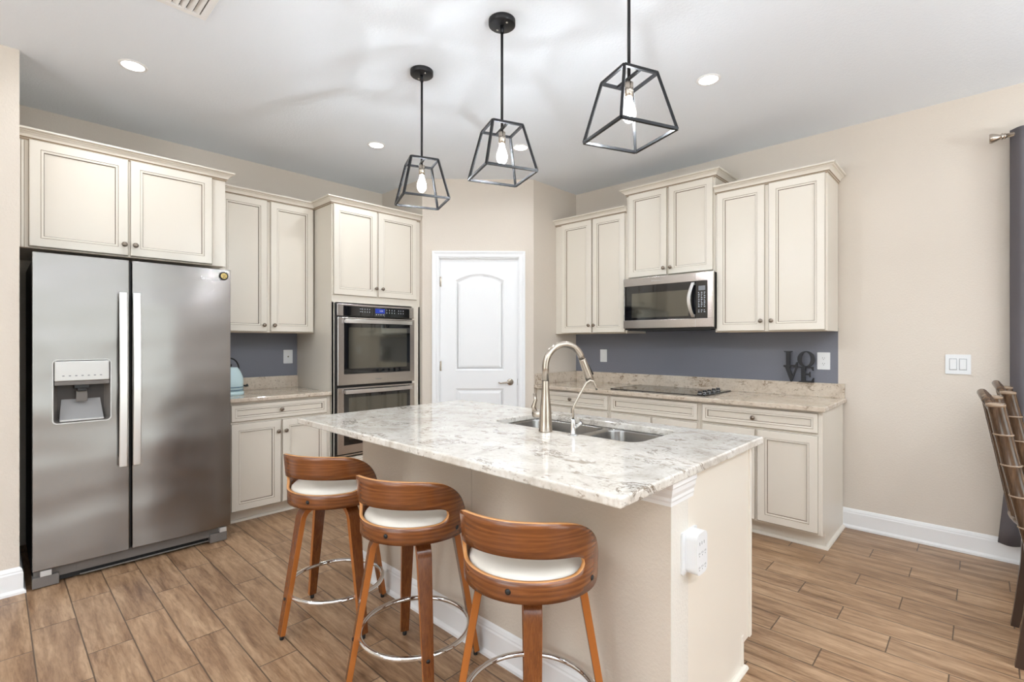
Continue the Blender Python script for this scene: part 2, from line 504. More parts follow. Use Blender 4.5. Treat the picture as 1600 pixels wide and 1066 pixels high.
# far walls of the room behind the camera, with window openings
b = MB(); yR = -4.5
b.box(-3.1, -0.5, yR-T, yR, 0, H); b.box(2.4, XR+T, yR-T, yR, 0, H); b.box(-0.5, 2.4, yR-T, yR, 0, 0.25); b.box(-0.5, 2.4, yR-T, yR, 2.25, H)
struct(b.build('wall_rear', 'wall'))
b = MB()
b.box(-3.1-T, -3.1, -4.6, -0.6, 0, H); b.box(-3.1-T, -3.1, 1.8, 4.6, 0, H); b.box(-3.1-T, -3.1, -0.6, 1.8, 0, 0.5); b.box(-3.1-T, -3.1, -0.6, 1.8, 2.2, H)
struct(b.build('wall_far', 'wall'))
def window(name, p, rz, w, z0, z1, nm):
    b = MB(); f = 0.06
    b.box(0, w, -0.03, 0.05, z0, z0+f); b.box(0, w, -0.03, 0.05, z1-f, z1); b.box(0, f, -0.03, 0.05, z0, z1); b.box(w-f, w, -0.03, 0.05, z0, z1)
    for k in range(1, nm): b.box(w*k/nm-f/2, w*k/nm+f/2, -0.02, 0.04, z0, z1)
    o = struct(b.build(name, 'white')); o.location = p; o.rotation_euler = (0, 0, rz)
window('window_1', (-0.5, yR-0.06, 0), 0, 2.9, 0.25, 2.25, 2)
window('window_2', (-3.16, -0.6, 0), PI/2, 2.4, 0.5, 2.2, 2)

# baseboards
BB = [(0, 0), (0.024, 0), (0.024, 0.012), (0.018, 0.020), (0.014, 0.024), (0.014, 0.105), (0.011, 0.112), (0.011, 0.118), (0.006, 0.130), (0, 0.136)]
struct(MB().sweep([(XR, -3.5), (XR, 0.715)], BB, side=1).build('baseboard_right', 'white'))
struct(MB().sweep([(-3.0, 3.615), (0.10, 3.615), (0.10, 4.2)], BB, side=-1).build('baseboard_left', 'white'))
struct(MB().sweep([(2.75, 3.76), (2.75+0.10*0.7071, 3.76-0.10*0.7071)], BB, side=-1).build('baseboard_pantry_left', 'white'))
struct(MB().sweep([(2.75+0.94*0.7071, 3.76-0.94*0.7071), (3.48, 3.03), (3.50, 3.03)], BB, side=-1).build('baseboard_pantry', 'white'))

# ------------------------------------------------------------------ pantry door (local x along the wall, y into it)
door = struct(MB().box(0.16, 0.885, 0.03, 0.055, 0.01, 2.072).build('door_1', 'doorwhite'))
diag_obj(door)
def arch(x0, x1, z0, z1, rise, inset, n=14):
    x0 += inset; x1 -= inset; z0 += inset; zs = z1-inset
    pts = [(x0, z0), (x1, z0), (x1, zs)]
    for k in range(1, n):
        t = k/n; x = x1+(x0-x1)*t
        pts.append((x, zs+rise*(1-(2*t-1)**2)))
    pts.append((x0, zs))
    return pts
def rectl(x0, x1, z0, z1, i):
    return [(x0+i, z0+i), (x1-i, z0+i), (x1-i, z1-i), (x0+i, z1-i)]
prof = [(0, 0.022), (0.006, 0.026), (0.014, 0.030), (0.024, 0.030), (0.044, 0.0235)]
b = MB()
up = [arch(0.305, 0.755, 1.035, 1.875, 0.060, i) for i, d in prof]
lo = [rectl(0.305, 0.755, 0.24, 0.865, i) for i, d in prof]
b.plate([[(0.16, 0.01), (0.885, 0.01), (0.885, 2.072), (0.16, 2.072)], up[0], lo[0]], 0.022, 0.0301)
for ls in (up, lo):
    b.rings([[(a, prof[i][1], c) for a, c in ls[i]] for i in range(len(prof))], smooth=False, cap1=True)
o = b.build('door_panel', 'doorwhite', door)
# casing
cs = [(0.0, 0.0), (0.0, 0.012), (0.012, 0.016), (0.030, 0.012), (0.050, 0.020), (0.060, 0.020), (0.060, 0.0)]
b = MB()
xi, xo, zt = 0.152, 0.893, 2.082
R = []
for (sx, sz, bx, bz) in ((-1, 0, xi, 0), (-1, 1, xi, zt), (1, 1, xo, zt), (1, 0, xo, 0)):
    R.append([(bx+sx*o_, -d_, bz+sz*o_) for o_, d_ in cs])
b.rings(R, closed=False, smooth=False)
b.box(0.145, 0.16, 0.0, 0.10, 0, 2.085); b.box(0.885, 0.90, 0.0, 0.10, 0, 2.085); b.box(0.145, 0.90, 0.0, 0.10, 2.072, 2.086)
struct(diag_obj(b.build('trim_1', 'doorwhite')))
# lever handle and hinges
b = MB()
b.lathe([(0.0, 0.022), (0.030, 0.022), (0.031, 0.016), (0.026, 0.010), (0.012, 0.008), (0.011, -0.022), (0, -0.022)], (0.815, 0, 0.925), 24, 'y')
b.tube([(0.815, -0.018, 0.925), (0.795, -0.026, 0.926), (0.76, -0.030, 0.922), (0.725, -0.028, 0.918), (0.705, -0.026, 0.924)], [0.010, 0.009, 0.008, 0.007, 0.006], 12)
o = b.build('door_handle', 'nickel', door)
for z in (1.86, 1.075, 0.25):
    b = MB().cyl((0.158, 0.014, z-0.045), (0.158, 0.014, z+0.045), 0.007); b.box(0.146, 0.175, 0.020, 0.0225, z-0.045, z+0.045)
    b.build('hinge', 'nickel', door)
b = MB().box(0.882, 0.890, 0.018, 0.024, 0.895, 0.955); b.build('latch_plate', 'nickel', door)
bpy.data.objects.remove(DR)

# ------------------------------------------------------------------ cabinets
def door_mesh(w, h, st=0.052):
    """framed door, local x 0..w, z 0..h, y 0 front to 0.019 back, glaze in the grooves"""
    pr = [(0, 0.019, 0), (0, 0.0045, 2), (0.0016, 0.003, 0), (0.004, 0.0, 0), (st-0.004, 0.0, 1), (st-0.002, 0.0025, 0), (st+0.001, 0.0012, 0),
          (st+0.009, 0.0032, 2), (st+0.0120, 0.0100, 0), (st+0.014, 0.0100, 0)]
    b = MB()
    R = [[(i, d, i), (w-i, d, i), (w-i, d, h-i), (i, d, h-i)] for i, d, _ in pr]
    b.rings(R, smooth=False, cap0=True, mis=[p[2] for p in pr[:-1]])
    r = R[-1]; b.face(r, 3)
    return b
CM = ['cream', 'glaze', 'glaze_dark', 'panel']
def knob(parent, x, z, y=0.0):
    b = MB().lathe([(0, 0.001), (0.008, 0.001), (0.007, -0.003), (0.0045, -0.008), (0.006, -0.013), (0.0135, -0.017), (0.0155, -0.021), (0.013, -0.026), (0.006, -0.0285), (0, -0.029)], (0, 0, 0), 20, 'y')
    o = b.build('knob', 'knob', parent, (x, y, z))
    return o
def add_door(t, x0, x1, z0, z1, kx=None, kz=None, name='door', st=0.052):
    o = door_mesh(x1-x0, z1-z0, st).build(name, CM, t, (x0, 0, z0))
    if kx is not None: knob(o, kx-x0, kz-z0)
    return o
CROWN = [(0, -0.010), (0.005, -0.010), (0.007, -0.002), (0.009, 0.000), (0.014, 0.006), (0.019, 0.018), (0.028, 0.028), (0.038, 0.032), (0.041, 0.036), (0.041, 0.038), (0.048, 0.040), (0.050, 0.043), (0.050, 0.050), (0, 0.050)]
CRM = [0, 1, 0, 1, 0, 0, 0, 0, 1, 0, 0, 0, 0]
def crown(t, W_, D, zt, left, right):
    f = 0.02
    p = []
    if left: p += [(0, D), (0, f)]
    else: p += [(0, f)]
    if right: p += [(W_, f), (W_, D)]
    else: p += [(W_, f)]
    MB().sweep(p, [(o, z+zt) for o, z in CROWN], side=-1, mis=CRM).build('crown_molding', ['cream', 'glaze'], t)
def wall_cab(label, loc, rz, W_, D, z0, z1, doors, left=False, right=False, group='cream wall cabinets'):
    t = thing('wall_cabinet', label, 'cabinet', (loc[0], loc[1], z0), rz, group)
    h = z1-z0
    b = MB().box(0, W_, 0.02, D, 0, h)
    b.build('cabinet_body', ['cream', 'glaze'], t, bevel=0.001)
    # underside shadow lip and glazed frame edge
    b = MB(); b.box(0.0, W_, 0.0195, 0.021, -0.004, 0.0, 0); b.build('light_rail', 'glaze', t)
    for (a, c, dz0, dz1, kx, kz) in doors:
        add_door(t, a, c, dz0-z0, dz1-z0, kx, kz-z0)
    crown(t, W_, D, h, left, right)
    return t
# over the fridge: x 0.10 .. 1.118, front y 3.81
def LW(x, y): return (x, y)
x0 = 0.102
t = wall_cab('wide cream two-door wall cabinet above the steel refrigerator', (x0, 3.79, 0), 0, 1.016, 0.65, 1.822, 2.421,
         [(0.140-x0, 0.578-x0, 1.828, 2.416, 0.557-x0, 1.893), (0.588-x0, 1.035-x0, 1.828, 2.416, 0.611-x0, 1.893)], False, True)
for xx in (0.008, 0.021):
    MB().box(xx, xx+0.002, 0.0185, 0.0205, 0, 0.59).build('glaze_line', 'glaze', t)
x0 = 1.122
wall_cab('tall cream wall cabinet between fridge cabinet and oven tower', (x0, 4.08, 0), 0, 0.755, 0.36, 1.375, 2.418,
         [(1.155-x0, 1.497-x0, 1.381, 2.412, 1.360-x0+0.11, 1.432), (1.522-x0, 1.866-x0, 1.381, 2.412, 1.548-x0, 1.432)], False, False)
# correct knob of the left door sits by the meeting stiles
# right wall cabinets (local x = -Y)
RW = -PI/2
def R_(y_left): return y_left
yl = 3.028
wall_cab('cream wall cabinet left of the microwave, tucked in the corner against the pantry wall', (3.79, yl, 0), RW, 0.788, 0.35, 1.378, 2.430,
         [(yl-2.948, yl-2.600, 1.384, 2.424, yl-2.622, 1.452), (yl-2.588, yl-2.252, 1.384, 2.424, yl-2.566, 1.452)], False, False)
yl = 2.239
wall_cab('raised short cream wall cabinet directly above the microwave', (3.79, yl, 0), RW, 0.760, 0.35, 1.842, 2.568,
         [(yl-2.216, yl-1.866, 1.850, 2.562, yl-1.888, 1.905), (yl-1.850, yl-1.490, 1.850, 2.562, yl-1.828, 1.905)], True, True)
yl = 1.477
wall_cab('cream wall cabinet right of the microwave with open end towards the plain wall', (3.79, yl, 0), RW, 0.735, 0.35, 1.375, 2.430,
         [(yl-1.462, yl-1.124, 1.381, 2.424, yl-1.146, 1.450), (yl-1.098, yl-0.752, 1.381, 2.424, yl-1.076, 1.450)], False, True)

# base cabinets
QR = [(0, 0), (0.018, 0), (0.018, 0.006), (0.014, 0.014), (0.006, 0.018), (0, 0.018)]
def base_cab(label, loc, rz, W_, D, fronts, ends=(0, 0), group='cream base cabinets', toe=0.095, ht=0.870):
    t = thing('base_cabinet', label, 'cabinet', (loc[0], loc[1], 0), rz, group)
    b = MB().box(0, W_, 0.02, D, 0.10, ht)
    b.build('cabinet_body', 'cream', t, bevel=0.001)
    b = MB().box(0 if not ends[0] else 0.0, W_, toe, D, 0.0, 0.10)
    b.build('toe_kick', 'panel', t)
    for k, (a, c, z0, z1, kx, kz) in enumerate(fronts):
        dr = z0 > 0.6
        add_door(t, a, c, z0, z1, kx, kz, 'drawer_front' if dr else 'door', 0.030 if dr else 0.052)
    return t
x0 = 1.122
base_cab('cream base cabinet with one drawer over two doors beside the refrigerator', (x0, 3.81), 0, 0.763, 0.63,
         [(1.156-x0, 1.856-x0, 0.733, 0.853, 1.497-x0, 0.797), (1.156-x0, 1.496-x0, 0.100, 0.718, 1.473-x0, 0.635), (1.508-x0, 1.856-x0, 0.100, 0.718, 1.529-x0, 0.635)])
t = bpy.data.objects[-1] if False else None
tag(MB().sweep([(1.122, 3.905), (1.885, 3.905)], QR, side=-1).build('shoe_molding', 'cream'), 'cream quarter-round shoe strip under the cabinet beside the refrigerator', 'molding')
yl = 3.028
base_cab('cream base cabinet in the corner, one knobbed drawer on top', (3.505, yl), RW, 0.795, 0.63,
         [(yl-2.978, yl-2.245, 0.733, 0.857, yl-2.622, 0.797), (yl-2.978, yl-2.618, 0.115, 0.718, yl-2.64, 0.64), (yl-2.606, yl-2.245, 0.115, 0.718, yl-2.585, 0.64)])
yl = 2.232
base_cab('cream base cabinet below the cooktop, drawer front without a knob', (3.505, yl), RW, 0.758, 0.63,
         [(yl-2.212, yl-1.490, 0.733, 0.857, None, None), (yl-2.212, yl-1.856, 0.115, 0.718, yl-1.88, 0.64), (yl-1.844, yl-1.490, 0.115, 0.718, yl-1.82, 0.64)])
yl = 1.473
rc = base_cab('cream base cabinet at the right end of the run with exposed side panel', (3.505, yl), RW, 0.755, 0.63,
         [(yl-1.456, yl-0.733, 0.733, 0.857, yl-1.108, 0.795), (yl-1.456, yl-1.100, 0.115, 0.718, yl-1.12, 0.64), (yl-1.086, yl-0.733, 0.115, 0.718, yl-1.064, 0.64)])
MB().box(0.755, 0.760, 0.028, 0.63, 0.10, 0.868).box(0.755, 0.760, 0.095, 0.63, 0.0, 0.10).build('side_panel', 'panel', rc)
MB().box(0.756, 0.762, 0.615, 0.630, 0.0, 0.868).build('side_stile', 'cream', rc)
MB().box(0.756, 0.763, 0.093, 0.104, 0.0, 0.10).build('corner_stile', 'cream', rc)
tag(MB().sweep([(3.60, 3.02), (3.60, 0.713), (4.12, 0.713)], QR, side=-1).build('shoe_molding', 'cream'), 'cream quarter-round shoe strip along the cooktop wall cabinets', 'molding')

# oven tower
x0 = 1.885
tw = thing('oven_cabinet', 'tall cream cabinet tower holding the double oven', 'cabinet', (x0, 3.775, 0), 0)
Wt = 2.745-x0
b = MB()
b.box(0, Wt, 0.02, 0.66, 1.625, 2.421)                     # upper box
b.box(0, 0.018, 0.02, 0.66, 0, 1.625); b.box(Wt-0.018, Wt, 0.02, 0.66, 0, 1.625)
b.box(0, Wt, 0.60, 0.66, 0, 1.625)
b.box(0, 0.034, 0.02, 0.04, 0.10, 1.625); b.box(Wt-0.085, Wt, 0.02, 0.04, 0.10, 1.625)
b.box(0, Wt, 0.095, 0.60, 0.0, 0.10); b.box(0, Wt, 0.02, 0.60, 0.10, 0.345)
b.build('cabinet_body', 'cream', tw, bevel=0.001)
add_door(tw, 1.895-x0, 2.289-x0, 1.684, 2.416, 2.272-x0, 1.757)
add_door(tw, 2.302-x0, 2.700-x0, 1.684, 2.416, 2.336-x0, 1.757)
add_door(tw, 1.895-x0, 2.700-x0, 0.115, 0.325, 2.298-x0, 0.22, 'drawer_front', 0.03)
crown(tw, Wt, 0.66, 2.421, True, False)

# ------------------------------------------------------------------ countertops
def slab(name, label, loops, z0, z1, m_, bev=0.006):
    o = MB().plate(loops, z0, z1, plane='xy').build(name, m_, bevel=bev, seg=3)
    return tag(o, label, 'countertop')
CT = 0.902
cl = slab('countertop', 'short speckled stone countertop beside the refrigerator under the blue wall', [[(1.10, 3.785), (1.884, 3.785), (1.884, YL), (1.10, YL)]], 0.872, CT, 'stone')
MB().box(1.10, 1.884, YL-0.022, YL-0.001, CT, 1.004).build('backsplash', 'stone', cl, bevel=0.002)
c2 = slab('countertop', 'long speckled stone countertop holding the black cooktop', [[(3.480, 0.690), (XR-0.001, 0.690), (XR-0.001, 3.029), (3.480, 3.029)]], 0.872, CT, 'stone')
b = MB(); b.box(XR-0.022, XR-0.001, 0.700, 3.029, CT, 1.004); b.box(3.50, XR-0.022, 3.008, 3.029, CT, 1.004)
b.build('backsplash', 'stone', c2, bevel=0.002)

# ------------------------------------------------------------------ island
IX0, IX1, IY0, IY1 = 1.103, 2.235, 0.667, 2.600
SX0, SX1, SY0, SY1 = 1.745, 2.118, 0.985, 1.800
slab('countertop', 'large pale veined island countertop with a sink cut into it',
     [[(IX0, IY0), (IX1, IY0), (IX1, IY1), (IX0, IY1)], rrect(SX0, SX1, SY0, SY1, 0.06)], 0.872, CT, 'marble')
isl = thing('kitchen_island', 'island base with beige half wall and cream end panel, below the veined countertop', 'island', (1.78, 1.6, 0))
def IB(b, name, m_, parent=isl, **k):
    b.v = [(p[0]-1.78, p[1]-1.6, p[2]) for p in b.v]
    return b.build(name, m_, parent, **k)
b = MB(); b.box(1.43, 1.55, 0.69, 1.599, 0, 0.872); b.box(1.43, 1.55, 1.601, 2.51, 0, 0.872); b.box(1.436, 1.55, 1.59, 1.61, 0, 0.87)
IB(b, 'half_wall', 'halfwall')
IB(MB().box(1.4302, 1.55, 0.6885, 0.6905, 0, 0.872), 'lit_wall_end', 'lit_end')  # thin face over the half wall end, carries the lightened colour
b = MB()
b.box(1.55, 2.145, 0.705, 0.72, 0.10, 0.868); b.box(1.55, 2.145, 2.49, 2.51, 0.10, 0.868); b.box(2.130, 2.145, 0.70, 2.51, 0.10, 0.868)
b.box(1.55, 2.06, 0.705, 0.72, 0, 0.12); b.box(1.55, 2.14, 0.72, 2.50, 0.09, 0.11); b.box(2.05, 2.065, 0.70, 2.51, 0.0, 0.10); b.box(1.55, 2.05, 2.49, 2.51, 0, 0.1)
IB(b, 'cabinet_body', 'cream')
IB(MB().box(1.55, 2.135, 0.690, 0.705, 0.10, 0.868).box(1.55, 2.055, 0.690, 0.705, 0.0, 0.10), 'end_panel', 'panel')
IB(MB().box(2.122, 2.146, 0.684, 0.700, 0.10, 0.868).box(2.040, 2.060, 0.686, 0.700, 0.0, 0.135), 'corner_stile', 'cream', bevel=0.001)
for k, y in enumerate((0.705, 1.16, 1.62, 2.07)):
    d = door_mesh(0.43, 0.62).build('door', CM, isl, (2.165-1.78, y-1.6, 0.11)); d.rotation_euler = (0, 0, PI/2); knob(d, 0.40 if k % 2 == 0 else 0.03, 0.56)
    d = door_mesh(0.43, 0.12, 0.03).build('drawer_front', CM, isl, (2.165-1.78, y-1.6, 0.74)); d.rotation_euler = (0, 0, PI/2)
IB(MB().sweep([(1.55, 2.51), (1.43, 2.51), (1.43, 0.69)], BB, side=-1), 'baseboard', 'white')
IB(MB().sweep([(1.415, 0.690), (2.055, 0.690), (2.055, 0.70)], QR, side=-1), 'shoe_molding', 'cream')
CAP = [(0, 0.795), (0.004, 0.795), (0.005, 0.806), (0.010, 0.812), (0.010, 0.822), (0.022, 0.836), (0.026, 0.850), (0.034, 0.856), (0.034, 0.872), (0, 0.872)]
IB(MB().sweep([(1.43, 2.51), (1.43, 0.690), (1.590, 0.690)], [(o*0.42, z) for o, z in CAP], side=1 if False else -1), 'cap_molding', 'white')

# sink: two steel bowls under the stone
sk = thing('kitchen_sink', 'undermounted double-bowl steel sink in the island countertop', 'sink', (1.935, 1.39, 0.66))
def bowl(x0, x1, y0, y1, zt, depth):
    b = MB(); R = []
    for ins, z in ((-0.02, zt), (0.0, zt), (0.002, zt-0.01), (0.010, zt-depth*0.8), (0.020, zt-depth*0.95), (0.045, zt-depth), (0.13, zt-depth-0.004)):
        R.append([(a-1.935, c-1.39, z-0.66) for a, c in rrect(x0+ins, x1-ins, y0+ins, y1-ins, max(0.02, 0.07-max(ins, 0)*0.3), 6)])
    b.rings(R, cap1=True)
    o = b.build('bowl', 'sink', sk)
    so = o.modifiers.new('solid', 'SOLIDIFY'); so.thickness = 0.0015; so.offset = 0
    cx, cy = (x0+x1)/2-1.935, (y0+y1)/2-1.39
    MB().lathe([(0.0, 0.0), (0.035, 0.001), (0.042, 0.003), (0.045, 0.0)], (cx, cy, zt-depth-0.002-0.66), 24).build('drain', 'chrome', o)
bowl(SX0-0.004, SX1+0.004, 1.350, SY1+0.004, 0.871, 0.20)
bowl(SX0-0.004, SX1+0.004, SY0-0.004, 1.322, 0.871, 0.18)

# pull-down faucet
fa = thing('kitchen_faucet', 'tall gooseneck brushed nickel faucet arching over the island sink', 'faucet', (1.698, 1.408, CT), -0.38)
b = MB().lathe([(0, 0), (0.031, 0), (0.031, 0.004), (0.030, 0.006), (0.028, 0.05), (0.0255, 0.10), (0.021, 0.14), (0.0175, 0.18), (0.0160, 0.22), (0.0155, 0.225)], n=28, cap0=True)
b.build('faucet_body', 'nickel', fa)
pts = [(0, 0, 0.22), (0, 0, 0.285)]; Rg = 0.098
for k in range(0, 15):
    a = PI - k*(PI*0.90)/14
    pts.append((Rg+Rg*math.cos(a), 0, 0.289+Rg*math.sin(a)))
MB().tube(pts, 0.0152, 18).build('spout', 'nickel', fa)
e1 = Vector(pts[-1]); dr = (e1-Vector(pts[-2])).normalized()
b = MB(); q = [e1 + dr*t for t in (0.0, 0.004, 0.04, 0.085, 0.108, 0.110)]
b.tube(q, [0.0152, 0.0165, 0.0175, 0.0195, 0.0195, 0.015], 20)
sh = b.build('spray_head', 'nickel', fa)
b = MB().tube([e1+dr*0.035+Vector((0.016, 0, 0.004)), e1+dr*0.085+Vector((0.020, 0, 0.004))], [0.007, 0.008], 12)
b.build('button', 'black', sh)
a_ = Vector((-0.5, 0.87, 0))
b = MB().tube([(0, 0, 0.075), tuple(a_*0.045+Vector((0, 0, 0.075))), tuple(a_*0.060+Vector((0, 0, 0.075)))], [0.017, 0.017, 0.019], 18)
b.tube([tuple(a_*0.055+Vector((0, 0, 0.08))), tuple(a_*0.064+Vector((0, 0, 0.105))), tuple(a_*0.052+Vector((0, 0, 0.135))), tuple(a_*0.060+Vector((0, 0, 0.165)))], [0.013, 0.010, 0.008, 0.006], 12)
b.build('lever_handle', 'nickel', fa)

fb = thing('water_dispenser_faucet', 'small slim filtered-water faucet right of the gooseneck faucet', 'faucet', (1.705, 1.262, CT), -0.48)
MB().lathe([(0, 0), (0.024, 0), (0.024, 0.003), (0.014, 0.006), (0.011, 0.010), (0.0105, 0.062), (0.009, 0.066), (0.006, 0.070)], n=24, cap0=True).build('faucet_body', 'chrome', fb)
MB().tube([(0, 0, 0.065), (0, 0, 0.115), (0.012, 0, 0.140), (0.045, 0, 0.195), (0.062, 0, 0.222), (0.080, 0, 0.232), (0.098, 0, 0.226), (0.108, 0, 0.208), (0.113, 0, 0.190)], 0.0048, 12).build('spout', 'nickel', fb)
MB().tube([(0.008, -0.004, 0.030), (0.024, -0.014, 0.050), (0.030, -0.018, 0.058)], [0.006, 0.007, 0.009], 12).build('lever_handle', 'chrome', fb)

# outlet adapter on island end
ad = thing('outlet_adapter', 'white six-outlet plug adapter mounted on the island end panel', 'power outlet', (1.545, 0.690, 0.63))
MB().plate([rrect(-0.050, 0.060, -0.066, 0.066, 0.006)], -0.008, 0.0).build('wall_plate', 'plastic', ad, bevel=0.001)
b = MB().plate([rrect(-0.030, 0.050, -0.066, 0.066, 0.022, 8)], -0.046, -0.008)
bx = b.build('adapter_body', 'plastic', ad, bevel=0.008, seg=4)
b = MB()
for zz in (-0.042, 0.002):
    for xx in (-0.012, 0.010, 0.032):
        b.box(xx-0.0045, xx-0.0035, -0.0464, -0.045, zz-0.002, zz+0.004); b.box(xx+0.0035, xx+0.0045, -0.0464, -0.045, zz-0.002, zz+0.004)
        b.box(xx-0.0012, xx+0.0012, -0.0464, -0.045, zz-0.009, zz-0.006)
for k in range(3): b.box(-0.010+k*0.016, -0.008+k*0.016, -0.0464, -0.045, 0.028, 0.038)
b.build('socket_slots', 'slot', bx)

# ------------------------------------------------------------------ refrigerator
FX0, FX1 = 0.146, 1.083
fr = thing('refrigerator', 'stainless steel side-by-side refrigerator with ice and water dispenser', 'refrigerator', (FX0, 3.573, 0))
FW = FX1-FX0
MB().box(0.004, FW-0.006, 0.075, 0.83, 0.03, 1.745).build('cabinet_body', 'darkside', fr, bevel=0.004)
def fdoor(x0, x1, hole=None):
    z0, z1 = 0.100, 1.771
    # slightly bowed front skin made of vertical strips
    return x0, x1, z0, z1
def bowed(b, x0, x1, z0, z1, yb):
    n = 10; R = []
    pr = [(x0, yb)]
    for k in range(n+1):
        t = k/n; x = x0+(x1-x0)*t
        pr.append((x, 0.008*(abs(2*t-1)**3.0)))
    pr.append((x1, yb))
    b.rings([[(x, y, z) for x, y in pr] for z in (z0, z1)], closed=True, cap0=True, cap1=True, smooth=False)
b = MB(); bowed(b, 0.563-FX0, FW, 0.100, 1.771, 0.062)
rd = b.build('freezer_door', 'fridge', fr, bevel=0.003, smooth_angle=0.5); rd.name = 'door'
# left door with dispenser opening
hx0, hx1, hz0, hz1 = 0.226-FX0, 0.463-FX0, 0.864, 1.200
hole = rrect(hx0, hx1, hz0, hz1, 0.018)
b = MB()
b.plate([[(0, 0.100), (0.548-FX0, 0.100), (0.548-FX0, 1.771), (0, 1.771)], hole], 0.0, 0.055)
ld = b.build('door', 'fridge', fr, bevel=0.003)
# dispenser housing: cavity behind the opening
b = MB(); cav = []
for y, i in ((0.0, 0.0), (0.03, 0.006), (0.10, 0.028)):
    cav.append([(a, y, c) for a, c in rrect(hx0+i, hx1-i, hz0+i*0.6, hz1-i*0.3, 0.016)])
b.rings(cav, cap1=True)
dp = b.build('ice_dispenser', 'greyplastic', ld)
b = MB().rings([[(a, -0.0015, c) for a, c in rrect(hx0-0.005, hx1+0.005, hz0-0.005, hz1+0.005, 0.02)], [(a, -0.0015, c) for a, c in hole], [(a, 0.004, c) for a, c in hole]], smooth=False)
b.build('dispenser_trim', 'silverplastic', dp)
MB().box(hx0+0.004, hx1-0.004, -0.004, 0.03, 1.088, hz1-0.004).build('control_panel', 'silverplastic', dp, bevel=0.005, seg=3)
MB().box(hx0+0.004, hx1-0.004, 0.0, 0.04, 1.066, 1.087).build('panel_underside', 'greyplastic', dp, bevel=0.002)
b = MB()
for k in range(7): b.box(hx0+0.035+k*0.026, hx0+0.044+k*0.026, -0.0048, -0.003, 1.114, 1.119)
b.build('button_marks', 'darkmark', dp)
b = MB().box(hx0+0.085, hx0+0.150, 0.012, 0.05, 1.045, 1.070).box(hx0+0.098, hx0+0.138, 0.014, 0.045, 1.030, 1.048)
b.build('nozzle', 'black', dp, bevel=0.003)
MB().box(hx0+0.094, hx0+0.142, 0.030, 0.040, 0.972, 1.030).build('lever', 'greyplastic', dp, bevel=0.003)
b = MB().rings([[(hx0+0.026, 0.030, hz0+0.012), (hx1-0.026, 0.030, hz0+0.012), (hx1-0.026, 0.036, hz0+0.012), (hx0+0.026, 0.036, hz0+0.012)],
               [(hx0+0.040, 0.090, 1.020), (hx1-0.040, 0.090, 1.020), (hx1-0.040, 0.096, 1.020), (hx0+0.040, 0.096, 1.020)]], cap0=True, cap1=True, smooth=False)
b.build('chute', 'chute', dp)
MB().box(hx0+0.026, hx1-0.026, 0.015, 0.085, hz0+0.004, hz0+0.014).build('drip_tray', 'silverplastic', dp, bevel=0.002)
for hx in (0.497-FX0, 0.560-FX0):
    b = MB(); n = 16; R = []
    for k in range(n+1):
        t = k/n; z = 0.590+t*0.993
        bow = 0.018*math.sin(PI*t)
        y = -0.040-bow
        R.append([(hx, y, z), (hx+0.037, y, z), (hx+0.037, y+0.012, z), (hx, y+0.012, z)])
    b.rings(R, cap0=True, cap1=True, smooth=False)
    b.box(hx+0.004, hx+0.033, -0.032, 0.001, 0.596, 0.640); b.box(hx+0.004, hx+0.033, -0.032, 0.001, 1.535, 1.578)
    b.build('door_handle', 'handle', ld if hx < 0.38 else rd, bevel=0.003)
MB().box(0.552-FX0, 0.560-FX0, 0.03, 0.07, 0.10, 1.765).build('center_gasket', 'black', fr)
text_mesh('logo', 'Whirlpool', 0.026, 'plastic', rd, (0.962-FX0, -0.0006, 1.703), (PI/2, 0, 0), 0.0004, 0.3)
# grille
gr = MB()
gr.box(0.005, FW-0.02, 0.045, 0.075, 0.036, 0.096); gr.box(0.19, FW-0.10, 0.040, 0.050, 0.012, 0.020)
gr.box(0.0, 0.105, 0.020, 0.075, 0.004, 0.060); gr.box(FW-0.115, FW-0.018, 0.020, 0.075, 0.004, 0.060)
go = gr.build('toe_grille', 'greyplastic', fr, bevel=0.003)
MB().box(0.175, 0.330, 0.040, 0.046, 0.048, 0.094).build('grille_cover', 'greyplastic', go, bevel=0.002)
MB().box(0.110, FW-0.12, 0.060, 0.090, 0.008, 0.036).build('dark_opening', 'black', go)
MB().box(0.030, 0.075, 0.012, 0.05, 0.062, 0.092).build('hinge_bracket', 'silverplastic', go, bevel=0.002)
MB().box(FW-0.062, FW-0.022, 0.012, 0.05, 0.062, 0.092).build('hinge_bracket', 'silverplastic', go, bevel=0.002)
for hxx in (0.03, FW-0.10): MB().box(hxx, hxx+0.07, 0.03, 0.12, 1.745, 1.772).build('hinge_cover', 'darkside', fr, bevel=0.004)
mg = thing('round_magnet', 'small round black and gold badge magnet on the refrigerator top right corner', 'magnet', (1.040, 3.573, 1.728))
MB().lathe([(0, 0.010), (0.0265, 0.010), (0.0275, 0.004), (0.0265, -0.004), (0.022, -0.007), (0.0185, -0.005), (0.0185, -0.004)], n=32, axis='y').build('rim', 'black', mg)
MB().lathe([(0, -0.006), (0.0188, -0.0045)], n=32, axis='y').build('face', 'gold', mg)
b = MB()
for k, (a, c) in enumerate(((-0.006, 0.004), (0.005, 0.005), (0.0, -0.003), (0.007, -0.008), (-0.004, -0.010))): b.box(a-0.002, a+0.002, -0.0075, -0.005, c-0.003, c+0.003)
b.build('face_marks', 'black', mg)

